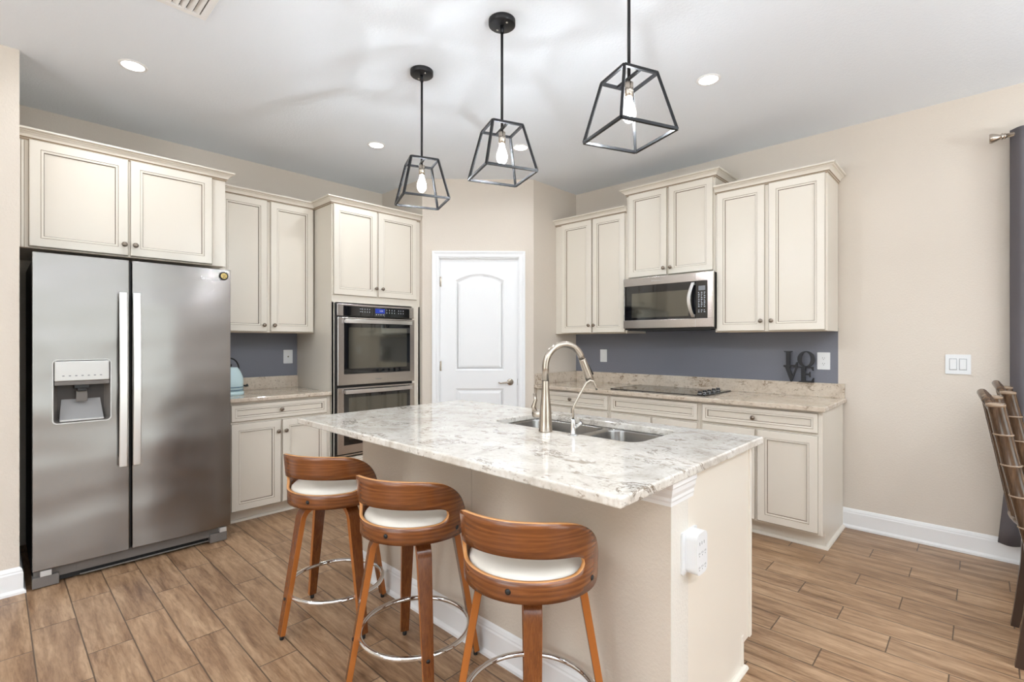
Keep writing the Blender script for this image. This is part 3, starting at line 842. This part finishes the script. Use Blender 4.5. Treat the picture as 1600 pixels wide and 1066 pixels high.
# ------------------------------------------------------------------ double oven
ov = thing('double_oven', 'stainless built-in double wall oven with black glass doors', 'oven', (1.920, 3.795, 0.362))
OW = 2.664-1.920
Z = lambda z: z-0.362
MB().box(0.004, OW-0.004, 0.0, 0.55, 0.0, Z(1.612)).build('oven_body', 'black', ov)
MB().box(-0.012, 0.0, -0.004, 0.004, Z(0.355), Z(1.617)).build('side_gap', 'black', ov)
b = MB().box(0, OW, -0.024, 0.0, Z(1.512), Z(1.612))
cp = b.build('control_panel', 'steel', ov, bevel=0.004)
MB().box(0.055, OW-0.050, -0.0275, -0.020, Z(1.514), Z(1.597)).build('control_glass', 'blackglass', cp, bevel=0.001)
MB().box(0.345, 0.438, -0.0282, -0.027, Z(1.545), Z(1.585)).build('display', 'display', cp)
b = MB()
for gx0, nx, sx in ((0.20, 5, 0.022), (0.455, 4, 0.026), (0.575, 3, 0.024)):
    for k in range(nx):
        for r in range(2):
            if gx0 == 0.20 and k == 0: b.box(gx0, gx0+0.016, -0.0282, -0.027, Z(1.552)+r*0.022-0.0, Z(1.555)+r*0.022)
            else: b.box(gx0+k*sx, gx0+k*sx+0.005, -0.0282, -0.027, Z(1.548)+r*0.022, Z(1.557)+r*0.022)
for k in range(4): b.box(0.352+k*0.022, 0.360+k*0.022, -0.0282, -0.027, Z(1.530), Z(1.537))
b.build('key_marks', 'mark', cp)
text_mesh('clock_digits', '12:00', 0.016, 'mark', cp, (0.402, -0.0284, Z(1.565)), (PI/2, 0, 0), 0.0002)
def oven_door(z0, z1, g0, g1):
    b = MB().plate([[(0, Z(z0)), (OW, Z(z0)), (OW, Z(z1)), (0, Z(z1))]], -0.034, 0.0)
    d = b.build('oven_door', 'steel', ov, bevel=0.004)
    MB().box(0.055, OW-0.050, -0.0365, -0.03, Z(g0), Z(g1)).build('door_glass', 'blackglass', d, bevel=0.001)
    MB().plate([rrect(0.095, OW-0.085, Z(g0)+0.045, Z(g1)-0.07, 0.008)], -0.0372, -0.036).build('door_window', 'windowglass', d)
    b = MB(); n = 12; R = []
    zc = z1-0.033
    for k in range(n+1):
        t = k/n; x = 0.052+t*(OW-0.100); y = -0.070-0.014*math.sin(PI*t)
        R.append([(x, y, Z(zc)-0.016), (x, y, Z(zc)+0.016), (x, y+0.012, Z(zc)+0.016), (x, y+0.012, Z(zc)-0.016)])
    b.rings(R, cap0=True, cap1=True, smooth=False)
    b.box(0.056, 0.082, -0.064, -0.030, Z(zc)-0.012, Z(zc)+0.012); b.box(OW-0.082, OW-0.056, -0.064, -0.030, Z(zc)-0.012, Z(zc)+0.012)
    b.build('door_handle', 'handle', d, bevel=0.002)
    return d
od = oven_door(0.945, 1.502, 1.035, 1.490)
text_mesh('logo', 'Whirlpool', 0.014, 'darkmark', od, (OW/2, -0.0345, Z(0.985)), (PI/2, 0, 0), 0.0004, 0.2)
oven_door(0.385, 0.925, 0.455, 0.912)
MB().box(0.0, OW, -0.022, 0.0, Z(0.362), Z(0.374)).build('vent_trim', 'steel', ov, bevel=0.001)

# ------------------------------------------------------------------ microwave (right wall)
mw = thing('microwave_oven', 'stainless over-the-range microwave above the cooktop', 'microwave', (3.730, 2.229, 1.400), RW)
MW_ = 0.767; Zm = lambda z: z-1.400
MB().box(0.004, MW_-0.004, 0.022, 0.38, 0.0, Zm(1.832)).build('housing', 'black', mw, bevel=0.002)
b = MB().box(0.03, MW_-0.03, 0.03, 0.36, -0.006, 0.004); b.build('underside_vent', 'black', mw)
b = MB()
b.box(0, MW_, 0.0, 0.022, Zm(1.768), Zm(1.833)); b.box(0, MW_, 0.0, 0.022, Zm(1.414), Zm(1.481))
b.box(0, 0.010, 0.0, 0.022, Zm(1.48), Zm(1.77)); b.box(MW_-0.044, MW_, 0.0, 0.022, Zm(1.48), Zm(1.77))
fm = b.build('steel_frame', 'steel', mw, bevel=0.002)
MB().box(0.629, 0.6305, -0.0008, 0.001, Zm(1.768), Zm(1.832)).box(0.629, 0.6305, -0.0008, 0.001, Zm(1.415), Zm(1.480)).build('door_seam', 'silverplastic', fm)
dg = MB().box(0.010, 0.628, 0.002, 0.020, Zm(1.481), Zm(1.768)).build('door_glass', 'blackglass', mw, bevel=0.001)
MB().box(0.080, 0.575, 0.0012, 0.003, Zm(1.502), Zm(1.706)).build('door_window', 'windowglass', dg)
b = MB(); R = []
for k in range(15):
    t = k/14; z = Zm(1.490)+t*0.268; y = -0.016-0.030*math.sin(PI*t); x = 0.604-0.022*math.sin(PI*t)
    R.append([(x-0.0, y, z), (x+0.026, y, z), (x+0.026, y+0.010, z), (x, y+0.010, z)])
b.rings(R, cap0=True, cap1=True, smooth=False)
b.box(0.606, 0.628, -0.012, 0.003, Zm(1.492), Zm(1.512)); b.box(0.606, 0.628, -0.012, 0.003, Zm(1.738), Zm(1.757))
b.build('door_handle', 'handle', dg, bevel=0.002)
kp = MB().box(0.632, MW_-0.044, 0.001, 0.020, Zm(1.481), Zm(1.768)).build('keypad', 'blackglass', mw, bevel=0.001)
MB().box(0.654, 0.706, 0.0002, 0.002, Zm(1.694), Zm(1.729)).build('display', 'lcd', kp)
b = MB()
for r in range(12):
    if r == 9: continue
    for c in range(3):
        x = 0.651+c*0.022; z = Zm(1.676)-r*0.0135
        w = 0.011 if (r+c) % 3 else 0.007
        b.box(x, x+w, 0.0002, 0.002, z, z+0.005)
b.build('key_marks', 'mark', kp)
text_mesh('logo', 'Whirlpool', 0.020, 'silverplastic', fm, (0.30, -0.0006, Zm(1.800)), (PI/2, 0, 0), 0.0004, 0.2)

# ------------------------------------------------------------------ cooktop
ck = thing('cooktop', 'black glass electric cooktop set in the long stone countertop', 'cooktop', (3.84, 1.865, CT))
g = MB().plate([rrect(-0.255, 0.255, -0.395, 0.395, 0.012)], 0.0, 0.007, plane='xy').build('glass_surface', 'blackglass', ck, bevel=0.002)
for ey in (-0.399, 0.393): MB().box(-0.257, 0.257, ey, ey+0.006, 0.0, 0.008).build('edge_trim', 'blackmetal', ck)
for (a, c, r) in ((-0.11, -0.10, 0.075), (0.12, -0.10, 0.09), (-0.11, 0.24, 0.10), (0.12, 0.22, 0.075)):
    b = MB().rings([[(a+rr*math.cos(q*PI/24), c+rr*math.sin(q*PI/24), 0.0073) for q in range(48)] for rr in (r, r-0.002)], smooth=False)
    b.build('burner_ring', 'darkmark', g)
for k in range(5):
    kx = -0.205+k*0.088
    o = MB().lathe([(0, 0.024), (0.013, 0.024), (0.015, 0.020), (0.016, 0.004), (0.021, 0.002), (0.022, 0.0)], n=24).build('control_knob', ['black'], ck, (kx, -0.340, 0.007))
    MB().box(-0.002, 0.002, -0.014, 0.014, 0.022, 0.030).lathe([(0.0165, 0.008), (0.0185, 0.006), (0.0165, 0.003)], n=24).build('knob_grip', 'chrome', o, (0, 0, 0))

# ------------------------------------------------------------------ LOVE sign in plain block letters
lv = thing('letter_sign', 'small black stacked LOVE letter sign leaning on the blue wall', 'sign', (4.100, 1.086, 1.004), RW)
def letter(name, loops, x, z):
    lp = [[(a+x, c+z) for a, c in l] for l in loops]
    o = MB().plate(lp, 0.0, 0.014).build(name, 'letter', lv, bevel=0.001)
    return o
hh = 0.115
L_ = [[(0, 0), (0.095, 0), (0.095, 0.034), (0.088, 0.034), (0.078, 0.012), (0.046, 0.012), (0.046, 0.106), (0.060, 0.108), (0.060, hh), (0.004, hh), (0.004, 0.108), (0.018, 0.106), (0.018, 0.010), (0, 0.008)]]
def ell(cx, cz, a, c, n=32): return [(cx+a*math.cos(2*PI*k/n), cz+c*math.sin(2*PI*k/n)) for k in range(n)]
O_ = [ell(0.056, 0.0575, 0.056, 0.0595), ell(0.056, 0.0575, 0.029, 0.050)]
V_ = [[(0.046, 0), (0.056, 0), (0.090, 0.106), (0.100, 0.108), (0.100, hh), (0.066, hh), (0.066, 0.108), (0.078, 0.106), (0.060, 0.044), (0.038, 0.106), (0.046, 0.108), (0.046, hh), (0, hh), (0, 0.108), (0.010, 0.106)]]
E_ = [[(0, 0), (0.098, 0), (0.100, 0.034), (0.093, 0.034), (0.082, 0.012), (0.044, 0.012), (0.044, 0.052), (0.066, 0.052), (0.070, 0.038), (0.077, 0.038), (0.077, 0.078), (0.070, 0.078), (0.066, 0.064), (0.044, 0.064), (0.044, 0.104), (0.080, 0.104), (0.090, 0.086), (0.097, 0.086), (0.096, hh), (0, hh), (0, 0.107), (0.016, 0.105), (0.016, 0.009), (0, 0.007)]]
letter('letter_l', L_, 0.002, 0.113); letter('letter_o', O_, 0.096, 0.112); letter('letter_v', V_, 0.004, 0.0); letter('letter_e', E_, 0.104, 0.0)
for o in lv.children: pass

# ------------------------------------------------------------------ electrical plates
def plate_thing(name, label, loc, rz, w, h, kind):
    t = thing(name, label, 'power outlet' if kind != 'switch' else 'light switch', loc, rz)
    MB().plate([rrect(-w/2, w/2, -h/2, h/2, 0.004)], -0.007, 0).build('cover_plate', 'plastic', t, bevel=0.002)
    if kind == 'switch':
        for x in (-0.023, 0.023):
            MB().box(x-0.018, x+0.018, -0.0085, -0.006, -0.036, 0.036).build('rocker_frame', 'seam', t)
            r = MB().box(x-0.015, x+0.015, -0.011, -0.007, -0.032, 0.032).build('rocker', 'plastic', t, bevel=0.002)
    elif kind == 'duplex':
        for z in (-0.02, 0.02):
            b = MB().plate([rrect(-0.017, 0.017, z-0.014, z+0.014, 0.010)], -0.009, -0.006)
            b.box(-0.007, -0.005, -0.0095, -0.0085, z-0.002, z+0.007, 1).box(0.005, 0.007, -0.0095, -0.0085, z-0.002, z+0.006, 1).box(-0.002, 0.002, -0.0095, -0.0085, z-0.010, z-0.006, 1)
            b.build('socket', ['plastic', 'slot'], t)
    elif kind == 'single':
        MB().box(-0.008, 0.008, -0.011, -0.006, -0.016, 0.016).build('toggle', 'plastic', t, bevel=0.002)
    else:
        MB().lathe([(0, -0.009), (0.006, -0.009), (0.006, -0.006)], n=16, axis='y').build('jack', 'nickel', t)
    return t
plate_thing('double_light_switch', 'white double rocker light switch on the plain beige wall', (XR, 0.109, 1.160), RW, 0.119, 0.122, 'switch')
plate_thing('wall_outlet', 'white duplex outlet on the blue wall right of the letter sign', (XR, 0.830, 1.162), RW, 0.080, 0.124, 'duplex')
plate_thing('wall_switch', 'white narrow plate on the blue wall left of the cooktop', (XR, 2.695, 1.165), RW, 0.074, 0.122, 'single')['category'] = 'light switch'
plate_thing('cable_plate', 'white cable jack plate on the blue wall beside the oven tower', (1.803, YL, 1.170), 0, 0.078, 0.120, 'jack')['category'] = 'wall plate'

# ------------------------------------------------------------------ kettle
kt = thing('electric_kettle', 'pale aqua kettle with black handle half hidden behind the refrigerator', 'kettle', (1.235, 4.10, CT))
MB().lathe([(0, 0.0), (0.092, 0.0), (0.094, 0.004), (0.094, 0.022), (0.088, 0.026)], n=36, cap0=True).build('kettle_base', 'aqua', kt)
MB().lathe([(0.080, 0.026), (0.089, 0.028), (0.090, 0.10), (0.086, 0.135), (0.072, 0.172), (0.060, 0.192), (0.056, 0.200), (0.050, 0.206), (0.0, 0.210)], n=40).build('kettle_body', 'aqua', kt)
b = MB()
for z in (0.034, 0.056): b.lathe([(0.0898, z), (0.0912, z+0.001), (0.0912, z+0.005), (0.0898, z+0.006)], n=40)
b.build('trim_band', 'navy', kt)
MB().lathe([(0.012, 0.206), (0.010, 0.214), (0.016, 0.222), (0.012, 0.230), (0, 0.232)], n=20).build('lid_knob', 'black', kt)
pts = []
for k in range(15):
    a = PI*k/14
    pts.append((0.062*math.cos(a), 0, 0.190+0.085*math.sin(a)))
MB().tube(pts, 0.0055, 12).build('handle', 'black', kt)
MB().tube([(0.086, -0.02, 0.065), (0.104, -0.022, 0.062), (0.118, -0.024, 0.068)], [0.006, 0.008, 0.013], 12).build('spigot', 'black', kt)

# ------------------------------------------------------------------ pendants
def pendant():
    t = thing('pendant_light', 'x', 'pendant light', (0, 0, H), 0, 'black cage pendants over the island')
    c = MB().lathe([(0, -0.026), (0.058, -0.026), (0.063, -0.022), (0.063, 0.0)], n=40).build('canopy', 'blackmetal', t)
    MB().lathe([(0, -0.028), (0.005, -0.028), (0.005, -0.026)], (0.035, 0.01, 0), 12).lathe([(0, -0.028), (0.005, -0.028), (0.005, -0.026)], (-0.035, -0.01, 0), 12).build('canopy_screw', 'chrome', c)
    zt, zb = 2.303-H, 2.084-H
    MB().cyl((0, 0, -0.026), (0, 0, -0.06), 0.009).cyl((0, 0, -0.04), (0, 0, zt-0.012), 0.0062).build('rod', 'blackmetal', t)
    at, ab = 0.074, 0.1235
    b = MB(); w = 0.0052
    def bar(p, q, w=w):
        p, q = Vector(p), Vector(q); d = (q-p).normalized()
        u = d.cross(Vector((0, 0, 1)) if abs(d.z) < 0.8 else Vector((p.y, -p.x, 0)).normalized()).normalized(); v = d.cross(u)
        b.rings([[e_+u*w*sx+v*w*sy for sx, sy in ((-1, -1), (1, -1), (1, 1), (-1, 1))] for e_ in (p, q)], cap0=True, cap1=True, smooth=False)
    T_ = [(sx*at, sy*at, zt) for sx, sy in ((-1, -1), (1, -1), (1, 1), (-1, 1))]
    B_ = [(sx*ab, sy*ab, zb) for sx, sy in ((-1, -1), (1, -1), (1, 1), (-1, 1))]
    for k in range(4): bar(T_[k], T_[(k+1) % 4]); bar(B_[k], B_[(k+1) % 4]); bar(T_[k], B_[k])
    bar((-at, 0, zt), (at, 0, zt), 0.005)
    b.build('cage', 'blackmetal', t)
    MB().lathe([(0, zt-0.004), (0.006, zt-0.004), (0.006, zt-0.014), (0.0165, zt-0.018), (0.0165, zt-0.070), (0.013, zt-0.072), (0, zt-0.072)], n=24).build('socket', 'nickel', t)
    bo = MB().lathe([(0.012, zt-0.072), (0.013, zt-0.082), (0.019, zt-0.100), (0.026, zt-0.122), (0.027, zt-0.135), (0.023, zt-0.152), (0.012, zt-0.166), (0, zt-0.169)], n=24).build('bulb', 'bulb', t)
    MB().cyl((0, 0, zt-0.150), (0, 0, zt-0.098), 0.0055, n=12).build('filament', 'filament', bo)
    return t
p0 = pendant()
pend = [((1.655, 2.268), 'black cage pendant farthest from the camera, nearest the oven'), ((1.655, 1.638), 'middle black cage pendant between the two others over the island'),
        ((1.672, 0.975), 'nearest and largest-looking black cage pendant, rod running out of the picture top')]
for i, ((x, y), lb) in enumerate(pend):
    t = p0 if i == 0 else copy_tree(p0)
    t.location = (x, y, H); t.rotation_euler = (0, 0, 0.405+YAW); t['label'] = lb

# ------------------------------------------------------------------ recessed lights
def downlight(x, y, lb, power=DOWN_W):
    t = thing('recessed_light', lb, 'ceiling light', (x, y, H), 0, 'recessed ceiling lights')
    MB().lathe([(0.050, -0.001), (0.053, -0.005), (0.064, -0.004), (0.066, 0.0)], n=40).build('trim_ring', 'white', t)
    MB().lathe([(0, -0.003), (0.051, -0.003)], n=40).build('lens', 'lens', t)
    l = bpy.data.lights.new('recessed_lamp', 'AREA'); l.shape = 'DISK'; l.size = 0.10; l.energy = power; l.color = (0.88, 0.94, 1.0); l.spread = PI*0.9
    o = bpy.data.objects.new('recessed_lamp', l); o.parent = t; o.location = (0, 0, -0.010); COL.objects.link(o)
downlight(0.533, 3.367, 'recessed ceiling light above the refrigerator')
downlight(2.035, 3.370, 'recessed ceiling light near the oven tower, left of the first pendant')
downlight(2.846, 1.143, 'recessed ceiling light right of the nearest pendant')
downlight(2.833, 2.600, 'recessed ceiling light seen through the middle pendant cage')
# added fill lights at ceiling height, out of view and without fixtures
for k, (x, y) in enumerate(((-0.6, 1.1), (0.4, -0.9), (2.4, -1.2), (-1.2, -2.4), (1.2, -3.0), (-1.6, 2.6))):
    area_light('room_fill', (x, y, H-0.02), (0, 0, 0), 0.15, 0.15, ROOM_W, (0.88, 0.94, 1.0))

# ------------------------------------------------------------------ ceiling vent
vt = thing('ceiling_vent', 'white louvred air vent in the ceiling at the top left', 'vent', (0.535, 2.485, H))
MB().plate([[(-0.155, -0.155), (0.155, -0.155), (0.155, 0.150), (-0.155, 0.150)], [(-0.125, -0.125), (0.125, -0.125), (0.125, 0.120), (-0.125, 0.120)]], -0.010, 0.0, plane='xy').build('frame', 'white', vt, bevel=0.002)
b = MB()
for k in range(9):
    x = -0.110+k*0.0275
    b.face([(x-0.011, -0.125, -0.002), (x+0.010, -0.125, -0.012), (x+0.010, 0.12, -0.012), (x-0.011, 0.12, -0.002)])
o = b.build('louvre', 'white', vt); q = o.modifiers.new('solid', 'SOLIDIFY'); q.thickness = 0.0015
MB().box(-0.125, 0.125, -0.125, 0.12, -0.0012, -0.0005).build('duct_shadow', 'slot', vt)

# ------------------------------------------------------------------ bar stools
def interp(tab, x):
    for (a, b_), (c, d) in zip(tab, tab[1:]):
        if x <= c: return b_+(d-b_)*(x-a)/(c-a)
    return tab[-1][1]
def stool():
    t = thing('bar_stool', 'x', 'bar stool', (0, 0, 0), 0, 'walnut bar stools along the island')
    # shell: columns over the angle, lower band, slot, upper band
    phis = set()
    for k in range(-66, 67): phis.add(k*1.0)
    PM = 97.0
    for k in range(1, 17):
        a = 66+(PM-66)*(1-math.cos(PI/2*k/16))*0 + (PM-66)*math.sin(PI/2*k/16)
        phis.add(round(a, 3)); phis.add(round(-a, 3))
    phis = sorted(phis)
    top = [(0, 0.806), (20, 0.805), (34, 0.802), (46, 0.796), (56, 0.785), (64, 0.770), (72, 0.748), (78, 0.726), (84, 0.699), (89, 0.671), (93, 0.646), (95.5, 0.624), (97, 0.600)]
    def smooth_top(a):
        a = abs(a); w_ = 5.0; t_ = [interp(top, min(97, abs(a+d))) for d in (-w_, -w_/2, 0, w_/2, w_)]
        return t_[2] if a > 90 else (t_[0]+2*t_[1]+2*t_[2]+2*t_[3]+t_[4])/8
    def zbot(a):
        a = abs(a); u = min(1, max(0, (a-74)/(PM-74)))
        return 0.575+0.025*(1-(1-u**2.6)**(1/2.0))
    def slot(a):
        a = abs(a); A0, A1 = 46.0, 64.0
        if a >= A1: return None
        zc = 0.671 if False else 0.669
        zt_ = 0.705-0.014*(a/64)**2; zb_ = 0.636+0.002*(a/64)**2
        mid = (zt_+zb_)/2; hf = (zt_-zb_)/2
        u = min(1, max(0, (a-A0)/(A1-A0)))
        return mid-hf*math.sqrt(1-u**3), mid+hf*math.sqrt(1-u**3)
    b = MB(); vid = {}
    def V(ph, z):
        r = 0.211+max(0, z-0.62)*0.09
        a = math.radians(ph)
        return (r*math.cos(a), r*math.sin(a), z)
    nl, nu = 3, 6
    for i in range(len(phis)-1):
        p, q = phis[i], phis[i+1]
        cols = []
        for ph in (p, q):
            s_ = slot(ph); zt_ = smooth_top(ph); zb_ = zbot(ph)
            if s_ is None: mid = (zb_+zt_)/2 if zt_ < 0.69 else 0.664; s_ = (min(mid, 0.664), min(mid, 0.664))
            cols.append(([zb_+(s_[0]-zb_)*k/nl for k in range(nl+1)], [s_[1]+(zt_-s_[1])*k/nu for k in range(nu+1)]))
        for which, n in ((0, nl), (1, nu)):
            for k in range(n):
                b.face([V(p, cols[0][which][k]), V(q, cols[1][which][k]), V(q, cols[1][which][k+1]), V(p, cols[0][which][k+1])], 0, True)
    sh = b.build('backrest_shell', ['walnut', 'edgewood'], t)
    s_ = sh.modifiers.new('solid', 'SOLIDIFY'); s_.thickness = 0.012; s_.offset = -1; s_.use_rim = True; s_.material_offset_rim = 1
    s_.use_even_offset = True
    for ph in (0, 76, -76):
        a = math.radians(ph); r = 0.2112
        o = MB().lathe([(0.0085, 0.0), (0.0085, 0.001), (0.006, 0.0035), (0, 0.0042)], n=20, axis='x').build('bolt', 'black', sh)
        o.location = (r*math.cos(a), r*math.sin(a), 0.606); o.rotation_euler = (0, 0, a)
    cu = MB().lathe([(0, 0.588), (0.188, 0.588), (0.194, 0.594), (0.1965, 0.606), (0.1965, 0.622), (0.193, 0.636), (0.182, 0.646), (0.15, 0.655), (0.10, 0.661), (0.05, 0.664), (0, 0.665)], n=64).build('seat_cushion', 'leather', t)
    MB().lathe([(0, 0.566), (0.10, 0.566), (0.188, 0.574), (0.190, 0.588), (0, 0.588)], n=48).build('seat_base', 'legwood', t)
    # legs: bent strips
    for k in range(4):
        path = [(0.03, 0.556), (0.10, 0.556)]
        cr_, cz_, rr = 0.106, 0.494, 0.062
        for j in range(1, 10):
            a = PI/2-(PI/2-0.16)*j/9
            path.append((cr_+rr*math.cos(a)*1.0, cz_+rr*math.sin(a)))
        r_l, z_l = path[-1]
        for j in range(1, 9):
            u = j/8
            path.append((r_l+(0.252-r_l)*u, z_l+(0.020-z_l)*u))
        R = []
        for j, (r, z) in enumerate(path):
            a_ = path[max(0, j-1)]; c_ = path[min(len(path)-1, j+1)]
            d = Vector((c_[0]-a_[0], c_[1]-a_[1])).normalized(); nn = Vector((-d.y, d.x))
            f_ = min(1, max(0, (0.556-z)/0.53)); w = 0.028-0.010*f_; th = 0.0125-0.0015*f_
            R.append([(r+nn.x*th, -w, z+nn.y*th), (r+nn.x*th, w, z+nn.y*th), (r-nn.x*th, w, z-nn.y*th), (r-nn.x*th, -w, z-nn.y*th)])
        b = MB().rings(R, cap0=True, cap1=True, smooth=False)
        for q_ in range(len(b.f)-2):
            if q_ % 4 in (1, 3): b.m[q_] = 1
        lg = b.build('leg', ['legwood', 'legside'], t, bevel=0.002, smooth_angle=0.7)
        lg.rotation_euler = (0, 0, k*PI/2)
        MB().lathe([(0, 0.0), (0.008, 0.0), (0.009, 0.003), (0.009, 0.022), (0, 0.022)], (0.250, 0, 0), 16).build('glide', 'rubber', lg)
        zz = 0.172; rb = r_l+(0.252-r_l)*((z_l-zz)/(z_l-0.020))
        o = MB().lathe([(0.007, 0.0), (0.007, 0.002), (0.004, 0.004), (0, 0.0045)], n=16, axis='x').build('bolt', 'black', lg); o.location = (rb+0.0115, 0, zz)
    pts = [(0.213*math.cos(2*PI*k/72), 0.213*math.sin(2*PI*k/72), 0.175) for k in range(72)]
    MB().tube(pts, 0.0095, 14, closed=True).build('footrest_ring', 'chrome', t)
    return t
s0 = stool()
for i, (x, y, lr, sa, lb) in enumerate(((1.123, 2.217, 0.0, 210, 'walnut bar stool with cream seat farthest from the camera, nearest the refrigerator'),
                               (1.160, 1.632, math.radians(-24.6), 205, 'middle walnut bar stool with cream seat between two identical stools'),
                               (1.180, 1.040, math.radians(43.5), 204, 'nearest walnut bar stool with cream seat, beside the island corner'))):
    t = s0 if i == 0 else copy_tree(s0)
    t.location = (x, y, 0); t.rotation_euler = (0, 0, lr); t['label'] = lb
    for ch in t.children:
        if ch.name.startswith('backrest_shell'): ch.rotation_euler = (0, 0, math.radians(sa)-lr)

# ------------------------------------------------------------------ curtain and rod
n = 120; R = []
for z in [0.125+2.40*k/24 for k in range(25)]:
    f = (z-0.125)/2.40
    row = []
    for j in range(n+1):
        u = j/n
        yl_ = -0.118+0.05*max(0, 1-f*3)**1.5
        y = yl_-u*0.95
        x = 4.052+0.034*math.sin(u*2*PI*6.5+2.6)*(0.75+0.25*f)+0.006*math.sin(z*5+u*9)
        row.append((x, y, z))
    R.append(row)
b = MB().rings(R, closed=False)
cu = b.build('curtain', 'curtain', smooth_angle=3)
q = cu.modifiers.new('solid', 'SOLIDIFY'); q.thickness = 0.003
tag(cu, 'long dark grey curtain hanging at the right edge beside the beige wall', 'curtain')
rd_ = thing('curtain_rod', 'brushed metal curtain rod with a flared finial above the grey curtain', 'curtain rod', (4.052, -0.04, 2.495))
MB().cyl((0, -0.04, 0), (0, -1.25, 0), 0.0125, mi=0).build('rod', 'nickel', rd_)
fin = MB().lathe([(0, 0.010), (0.026, 0.010), (0.028, 0.004), (0.027, -0.004), (0.020, -0.022), (0.014, -0.034), (0.014, -0.038), (0.019, -0.041), (0.019, -0.046), (0.014, -0.049), (0.017, -0.053), (0.017, -0.058), (0.0125, -0.062)], n=28, axis='y').build('finial', 'nickel', rd_)
MB().cyl((0, -0.20, 0), (XR-4.052, -0.20, 0), 0.006).build('bracket', 'nickel', rd_)

# ------------------------------------------------------------------ bamboo dining chairs
def bchair():
    t = thing('dining_chair', 'x', 'chair', (0, 0, 0), 0, 'bamboo dining chairs at the right edge')
    w = 0.40   # between posts, local x ; back leans to +y, seat towards -y
    def bam(b, pts, r, seg=0.115, m0=0):
        pts = [Vector(p) for p in pts]
        # resample
        L = [0]
        for a, c in zip(pts, pts[1:]): L.append(L[-1]+(c-a).length)
        tot = L[-1]; P = []; Rr = []
        def at(s):
            for k in range(len(L)-1):
                if s <= L[k+1]+1e-9: return pts[k].lerp(pts[k+1], (s-L[k])/(L[k+1]-L[k]))
            return pts[-1]
        ns = max(1, round(tot/seg))
        for k in range(ns):
            s0_, s1_ = tot*k/ns, tot*(k+1)/ns
            for f, rf in ((0.0, 1.03), (0.03, 1.03), (0.06, 1.0), (0.5, 0.98), (0.94, 1.0), (0.97, 1.03), (0.999, 1.03)):
                P.append(at(s0_+(s1_-s0_)*f)); Rr.append(r*rf)
        b.tube(P, Rr, 16)
        return [at(tot*k/ns) for k in range(1, ns)]
    for x in (0, w):
        b = MB(); nodes = bam(b, [(x, 0.0, 1.045), (x, -0.045, 0.80), (x, -0.105, 0.50), (x, -0.112, 0.44)], 0.0285, 0.115)
        for nd in nodes: b.lathe([(0.026, -0.0045), (0.0320, -0.002), (0.0320, 0.002), (0.026, 0.0045)], nd, 20, mi=1)
        b.lathe([(0.0, 1.050), (0.020, 1.050), (0.031, 1.046), (0.031, 1.036), (0.026, 1.034)], (x, 0, 0), 20, mi=1)
        b.rings([[(x+sx*h_, y_+sy*h_*0.85, z_) for sx, sy in ((-1, -1), (1, -1), (1, 1), (-1, 1))] for y_, z_, h_ in ((-0.112, 0.46, 0.024), (-0.105, 0.30, 0.022), (-0.085, 0.12, 0.019), (-0.068, 0.0, 0.016))], mi=2, cap0=True, cap1=True, smooth=False)
        b.build('leg', ['bamboo', 'bamboo_ring', 'darkwood'], t)
        b = MB(); bam(b, [(x, -0.50, 0.43), (x, -0.51, 0.0)], 0.022, 0.14); b.build('leg', 'bamboo', t)
    # curved crest and lattice back bulging backwards
    def back(z, dy): 
        yb = -0.105+(z-0.50)*0.193
        return [(x_, yb+dy*math.sin(PI*(x_)/w), z) for x_ in [w*k/10 for k in range(11)]]
    b = MB()
    cp_ = back(1.02, 0.045); cp_ = [(p[0], p[1], 1.0+0.075*math.sin(PI*p[0]/w)) for p in cp_]
    bam(b, cp_, 0.017, 0.10)
    b.build('crest_rail', 'bamboo', t)
    b = MB(); bam(b, back(0.56, 0.04), 0.014, 0.10); b.build('lower_rail', 'bamboo', t)
    for k in range(1, 6):
        x_ = w*k/6; s_ = math.sin(PI*x_/w)
        b = MB(); bam(b, [(x_, -0.105+0.06*0.193+0.04*s_, 0.56), (x_, -0.105+0.5*0.193+0.045*s_, 1.0+0.065*s_)], 0.010, 0.11)
        b.build('back_slat', 'bamboo', t)
    b = MB(); b.box(-0.01, w+0.01, -0.52, -0.10, 0.425, 0.45); b.build('seat_frame', 'bamboo', t, bevel=0.008)
    b = MB(); b.box(0.0, w, -0.51, -0.11, 0.45, 0.50); b.build('seat_cushion', 'tie', t, bevel=0.02, seg=4)
    return t
c0 = bchair()
for i, (x, y, rz, lb) in enumerate(((2.83, -0.040, 0.0, 'brown bamboo dining chair at the right edge, nearer the camera'),
                                (3.56, -0.095, 0.0, 'brown bamboo dining chair nearer the grey curtain'))):
    t = c0 if i == 0 else copy_tree(c0)
    t.location = (x, y, 0); t.rotation_euler = (0, 0, rz); t['label'] = lb
